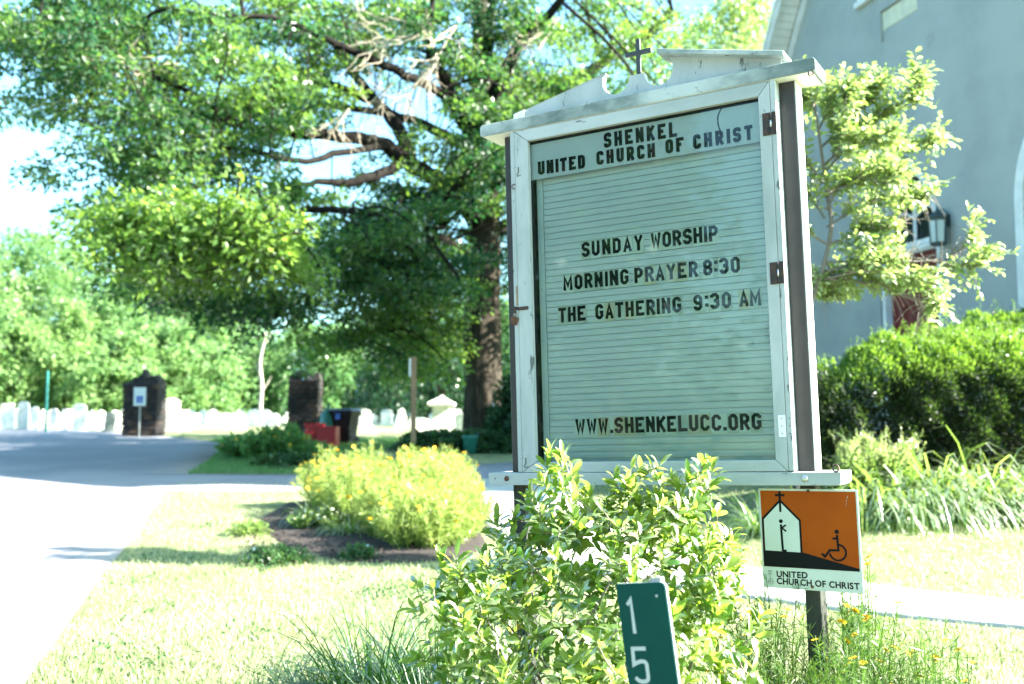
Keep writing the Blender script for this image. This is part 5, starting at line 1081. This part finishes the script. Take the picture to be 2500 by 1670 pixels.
MB().prism([(-.36, 0), (.36, 0), (.30, .18), (-.30, .18)], -.36, .36).build('base', M['marble'], wp, .02); MB().box(-.29, .29, -.29, .29, .181, .96).build('shaft', M['marble'], wp, .015)
MB().add([(a*.44, b*.44, .961) for a, b in ((-1, -1), (1, -1), (1, 1), (-1, 1))]+[(a*.47, b*.47, 1.07) for a, b in ((-1, -1), (1, -1), (1, 1), (-1, 1))]+[(a*.10, b*.10, 1.27) for a, b in ((-1, -1), (1, -1), (1, 1), (-1, 1))], [(3, 2, 1, 0), (0, 1, 5, 4), (1, 2, 6, 5), (2, 3, 7, 6), (3, 0, 4, 7), (4, 5, 9, 8), (5, 6, 10, 9), (6, 7, 11, 10), (7, 4, 8, 11), (8, 9, 10, 11)]).build('cap', M['marble'], wp, .01)
MB().lathe([(.09, 1.27), (.10, 1.30), (.02, 1.34)], n=12).build('finial', M['marble'], wp)
def headstone(shape, w_, h, t=.12, m=None):
    n = 9
    if shape == 0: top = [(w_/2*math.cos(a), h-w_*.35+w_*.35*math.sin(a)) for a in np.linspace(0, math.pi, n)]
    elif shape == 1: top = [(w_/2, h-.1), (w_*.3, h-.1)]+[(w_*.3*math.cos(a), h-.1+.1*math.sin(a)) for a in np.linspace(0, math.pi, n)][1:-1]+[(-w_*.3, h-.1), (-w_/2, h-.1)]
    elif shape == 2: top = [(w_/2, h), (-w_/2, h)]
    elif shape == 3: top = [(w_*.4, h*.86), (0, h), (-w_*.4, h*.86)]
    mb = MB().prism([(w_/2, 0)]+top+[(-w_/2, 0)], -t/2, t/2)
    return mb, MB().box(-w_*.62, w_*.62, -t, t, -.12, .07)
protos = {}
def grave(x, y, shape, w_, h, label, rz=0, tilt=0, m='marble', group='white headstones in the graveyard'):
    o = empty('headstone', (x, y, float(hz(x, y))), label=label, cat='headstone', group=group); o.rotation_euler = (tilt*.4, tilt, rz)
    key = (shape, round(w_, 1), round(h, 1), m)
    if key not in protos:
        a, b = headstone(shape, w_, h); oa = a.build('slab', M[m], o, .012); ob = b.build('plinth', M[m], o, .01); protos[key] = (oa.data, ob.data)
    else: link('slab', protos[key][0], None, o); link('plinth', protos[key][1], None, o)
row = [(22, 925, 35, 2), (55, 920, 32, 0), (80, 932, 22, 0), (98, 938, 16, 3), (125, 936, 26, 1), (152, 938, 16, 2), (178, 925, 24, 0), (210, 940, 15, 3), (233, 945, 14, 0), (262, 940, 22, 1), (284, 936, 16, 0)]
for k, (px, pt, wd, shp) in enumerate(row):
    Y_ = 40+random.uniform(-1.5, 2); a = at(px, pt, Y_); grave(a[0], Y_, shp, wd/2282*Y_*.8, max(.5, a[2]-float(hz(a[0], Y_))), 'white headstone, %s from the left in the front row' % ords[k], random.uniform(-.2, .2), random.gauss(0, .03))
a = at(184, 925, 38.5); grave(a[0], 38.5, 0, .50, a[2]-float(hz(a[0], 38.5)), 'tallest round topped white headstone left of the stone pier', .05)
a = at(250, 945, 36.5); grave(a[0], 36.5, 2, .34, .72, 'dark grey leaning headstone left of the stone pier', .7, .10, 'darkstone', None)
a = at(392, 912, 37); grave(a[0], 37, 0, .62, a[2]-float(hz(a[0], 37)), 'broad tall white headstone just right of the stone pier', .1, .04); a = at(418, 945, 38); grave(a[0], 38, 2, .5, .8, 'square white headstone right of the broad tall one', .1)
a = at(607, 938, 46); grave(a[0], 46, 0, .62, a[2]-float(hz(a[0], 46)), 'round white headstone in front of the bare pale tree', 0)
a = at(1062, 945, 35.5); grave(a[0], 35.5, 3, .55, .75, 'white leaning headstone between the white gate post and the oak', -.3, -.2); a = at(972, 985, 36); grave(a[0], 36, 0, .6, .5, 'low round headstone left of the white gate post', 0)
k = 0
for Y0 in (43, 47, 51, 56, 61, 67):
    for px in np.arange(10, 1060, 36):
        if random.random() < .32: continue
        x_ = px+random.uniform(-14, 14); Y_ = Y0+random.uniform(-1, 1); a = at(x_, 960, Y_)
        grave(a[0], Y_, random.choice([0, 0, 1, 2, 3]), random.choice([.4, .5, .6]), random.choice([.4, .6, .6, .8]), 'small white weathered headstone in the rows at the back of the graveyard', random.uniform(-.2, .2), random.gauss(0, .03), group='white headstones at the back of the graveyard')

# ------------------------------------------------------------------ bins, crates, posts
def bin_(x, y, rz):
    o = empty('wheeled_bin', (x, y, float(hz(x, y))), rz, label='black wheeled rubbish bin with a blue grey lid beside the brown stone pier', cat='bin')
    V = [(a*.23, b*.26, .03) for a, b in ((-1, -1), (1, -1), (1, 1), (-1, 1))]+[(a*.31, b*.34, .92) for a, b in ((-1, -1), (1, -1), (1, 1), (-1, 1))]
    bx = [(0, 3, 2, 1), (4, 5, 6, 7), (0, 1, 5, 4), (1, 2, 6, 5), (2, 3, 7, 6), (3, 0, 4, 7)]; MB().add(V, bx).build('body', M['binblack'], o, .03)
    V = [(a*.335, b*.365, .80) for a, b in ((-1, -1), (1, -1), (1, 1), (-1, 1))]+[(a*.345, b*.375, .925) for a, b in ((-1, -1), (1, -1), (1, 1), (-1, 1))]; MB().add(V, bx).build('collar', M['binblack'], o, .01)
    V = [(a*.37, b*.40, .93) for a, b in ((-1, -1), (1, -1), (1, 1), (-1, 1))]+[(a*.30, b*.32, 1.0) for a, b in ((-1, -1), (1, -1), (1, 1), (-1, 1))]; MB().add(V, bx).build('lid', M['binlid'], o, .015)
    MB().box(-.12, .02, -.385, -.37, .70, .86).build('label_panel', M['signblue'], o)
    for s in (-1, 1): MB().lathe([(.11, -.03), (.11, .03)], n=16).build('wheel', M['binblack'], o).matrix_basis = Matrix.Translation((s*.25, .27, .11)) @ Matrix.Rotation(math.pi/2, 4, 'Y')
    MB().tube([(-.24, .40, .90), (-.24, .46, .90), (.24, .46, .90), (.24, .40, .90)], .018, 6).build('handle', M['binblack'], o); return o
bin_(-4.68, 28, -.25)
def crate(name, x, y, rz, w_, h, m, label):
    o = empty(name, (x, y, float(hz(x, y))), rz, label=label, cat='crate'); MB().box(-w_/2, w_/2, -.2, .2, .0, .04).build('base', M[m], o)
    for x0, x1, y0, y1 in ((-w_/2, w_/2, -.22, -.20), (-w_/2, w_/2, .20, .22), (-w_/2-.02, -w_/2, -.22, .22), (w_/2, w_/2+.02, -.22, .22)): MB().box(x0, x1, y0, y1, .0, h).build('side', M[m], o, .004)
    MB().box(-w_/2-.035, w_/2+.035, -.235, -.2205, h-.05, h).build('rim', M[m], o)
a = at(722, 1000, 27.2); crate('red_crate', a[0], 27.2, .1, .46, .62, 'redplastic', 'red plastic crate partly hidden by flowers, left of the other red crate'); a = at(748, 1005, 26.6); crate('red_crate', a[0]+.06, 26.6, -.1, .44, .56, 'redplastic', 'brighter red plastic crate standing against the black bin')
for px, py, Y_, r_, m, lb in ((752, 935, 27.9, .20, 'tealplastic', 'teal rubbish sack piled behind the black bin'), (740, 950, 28.2, .2, 'field3', 'tan paper sack between the brown pier and the bin'), (762, 948, 28.6, .2, 'binblack', 'black rubbish sack behind the black bin')):
    a = at(px, py, Y_); o = empty('rubbish_sack', (a[0], Y_, float(hz(a[0], Y_))), label=lb, cat='sack'); hh = a[2]+.1-o.location.z
    mb = MB().lathe([(r_*.7, 0), (r_*1.1, .15), (r_*1.15, hh*.45), (r_*.9, hh*.75), (r_*.3, hh*.92), (r_*.42, hh)], n=14); mb.v = [(x+.03*math.sin(9*z+x*20), y_+.03*math.cos(11*z), z) for x, y_, z in mb.v]; mb.build('sack', M[m], o, smooth=True)
a = at(1078, 1005, 24.3); o = empty('teal_tub', (a[0], 24.3, float(hz(a[0], 24.3))), label='small teal plastic tub at the foot of the oak trunk', cat='tub'); MB().lathe([(.15, 0), (.18, .38), (.20, .40), (.20, .44), (.17, .44), (.14, .05)], n=20).build('tub', M['tealplastic'], o, smooth=True)
a = at(947, 1020, 22); o = empty('wooden_sign_post', (a[0], 22, float(hz(a[0], 22))), label='square wooden post with a small white panel seen edge on, left of the oak', cat='sign post'); hh = at(941, 818, 22)[2]-o.location.z
MB().box(-.055, .055, -.055, .055, .45, hh).build('post', M['wood'], o, .006); MB().box(-.03, .03, -.03, .03, -.2, .449).build('foot', M['iron'], o); MB().box(-.105, -.058, -.02, .25, hh-.44, hh-.03).build('sign_panel', M['signwhite'], o)
a = at(319, 990, 31); o = empty('parking_sign', (a[0], 31, float(hz(a[0], 31))), label='pale parking sign with a blue square on a grey pole before the dark pier', cat='sign'); t_ = at(327, 888, 31)[2]-o.location.z; b_ = at(327, 930, 31)[2]-o.location.z
MB().tube([(0, 0, -.2), (.0, 0, t_-.02)], .022, 8).build('pole', M['steelgrey'], o); MB().box(-.19, .19, -.035, -.026, b_, t_).build('sign_panel', M['signwhite'], o, .004); MB().box(-.10, .10, -.040, -.0355, b_+.09, b_+.30).build('blue_square', M['signblue'], o)
so2 = MB(); so2.tube([(.0, -.043, b_+.26), (.0, -.043, b_+.19), (.045, -.043, b_+.185), (.06, -.043, b_+.14)], .009, 5); so2.tube([(.035*math.cos(q_)-.01, -.043, b_+.165+.035*math.sin(q_)) for q_ in np.linspace(1.8, 6.1, 10)], .006, 5); so2.build('wheelchair_symbol', M['signwhite'], o)
a = at(105, 975, 36); o = empty('teal_stake', (a[0], 36, float(hz(a[0], 36))), label='thin teal metal stake standing before the front headstones', cat='post'); MB().tube([(0, 0, -.2), (0, 0, at(105, 850, 36)[2]-o.location.z)], .05, 8).build('stake', M['tealpost'], o)
fh = empty('far_white_house', (-34, 122, 1.5), .45, label='small white gabled building far beyond the graves', cat='house'); MB().prism([(-3.2, -.5), (3.2, -.5), (3.2, 1.2), (0, 3.0), (-3.2, 1.2)], -4, 4).build('wall', M['housewhite'], fh)
for s in (-1, 1): MB().prism([(0, 3.02), (s*3.6, .99), (s*3.6, 1.12), (0, 3.18)], -4.3, 4.3).build('roof', mat('pale_roof', (.45, .45, .44), .8), fh)
MB().box(-.6, .6, -4.03, -4.002, .3, 1.2).build('window', M['glassdark'], fh)
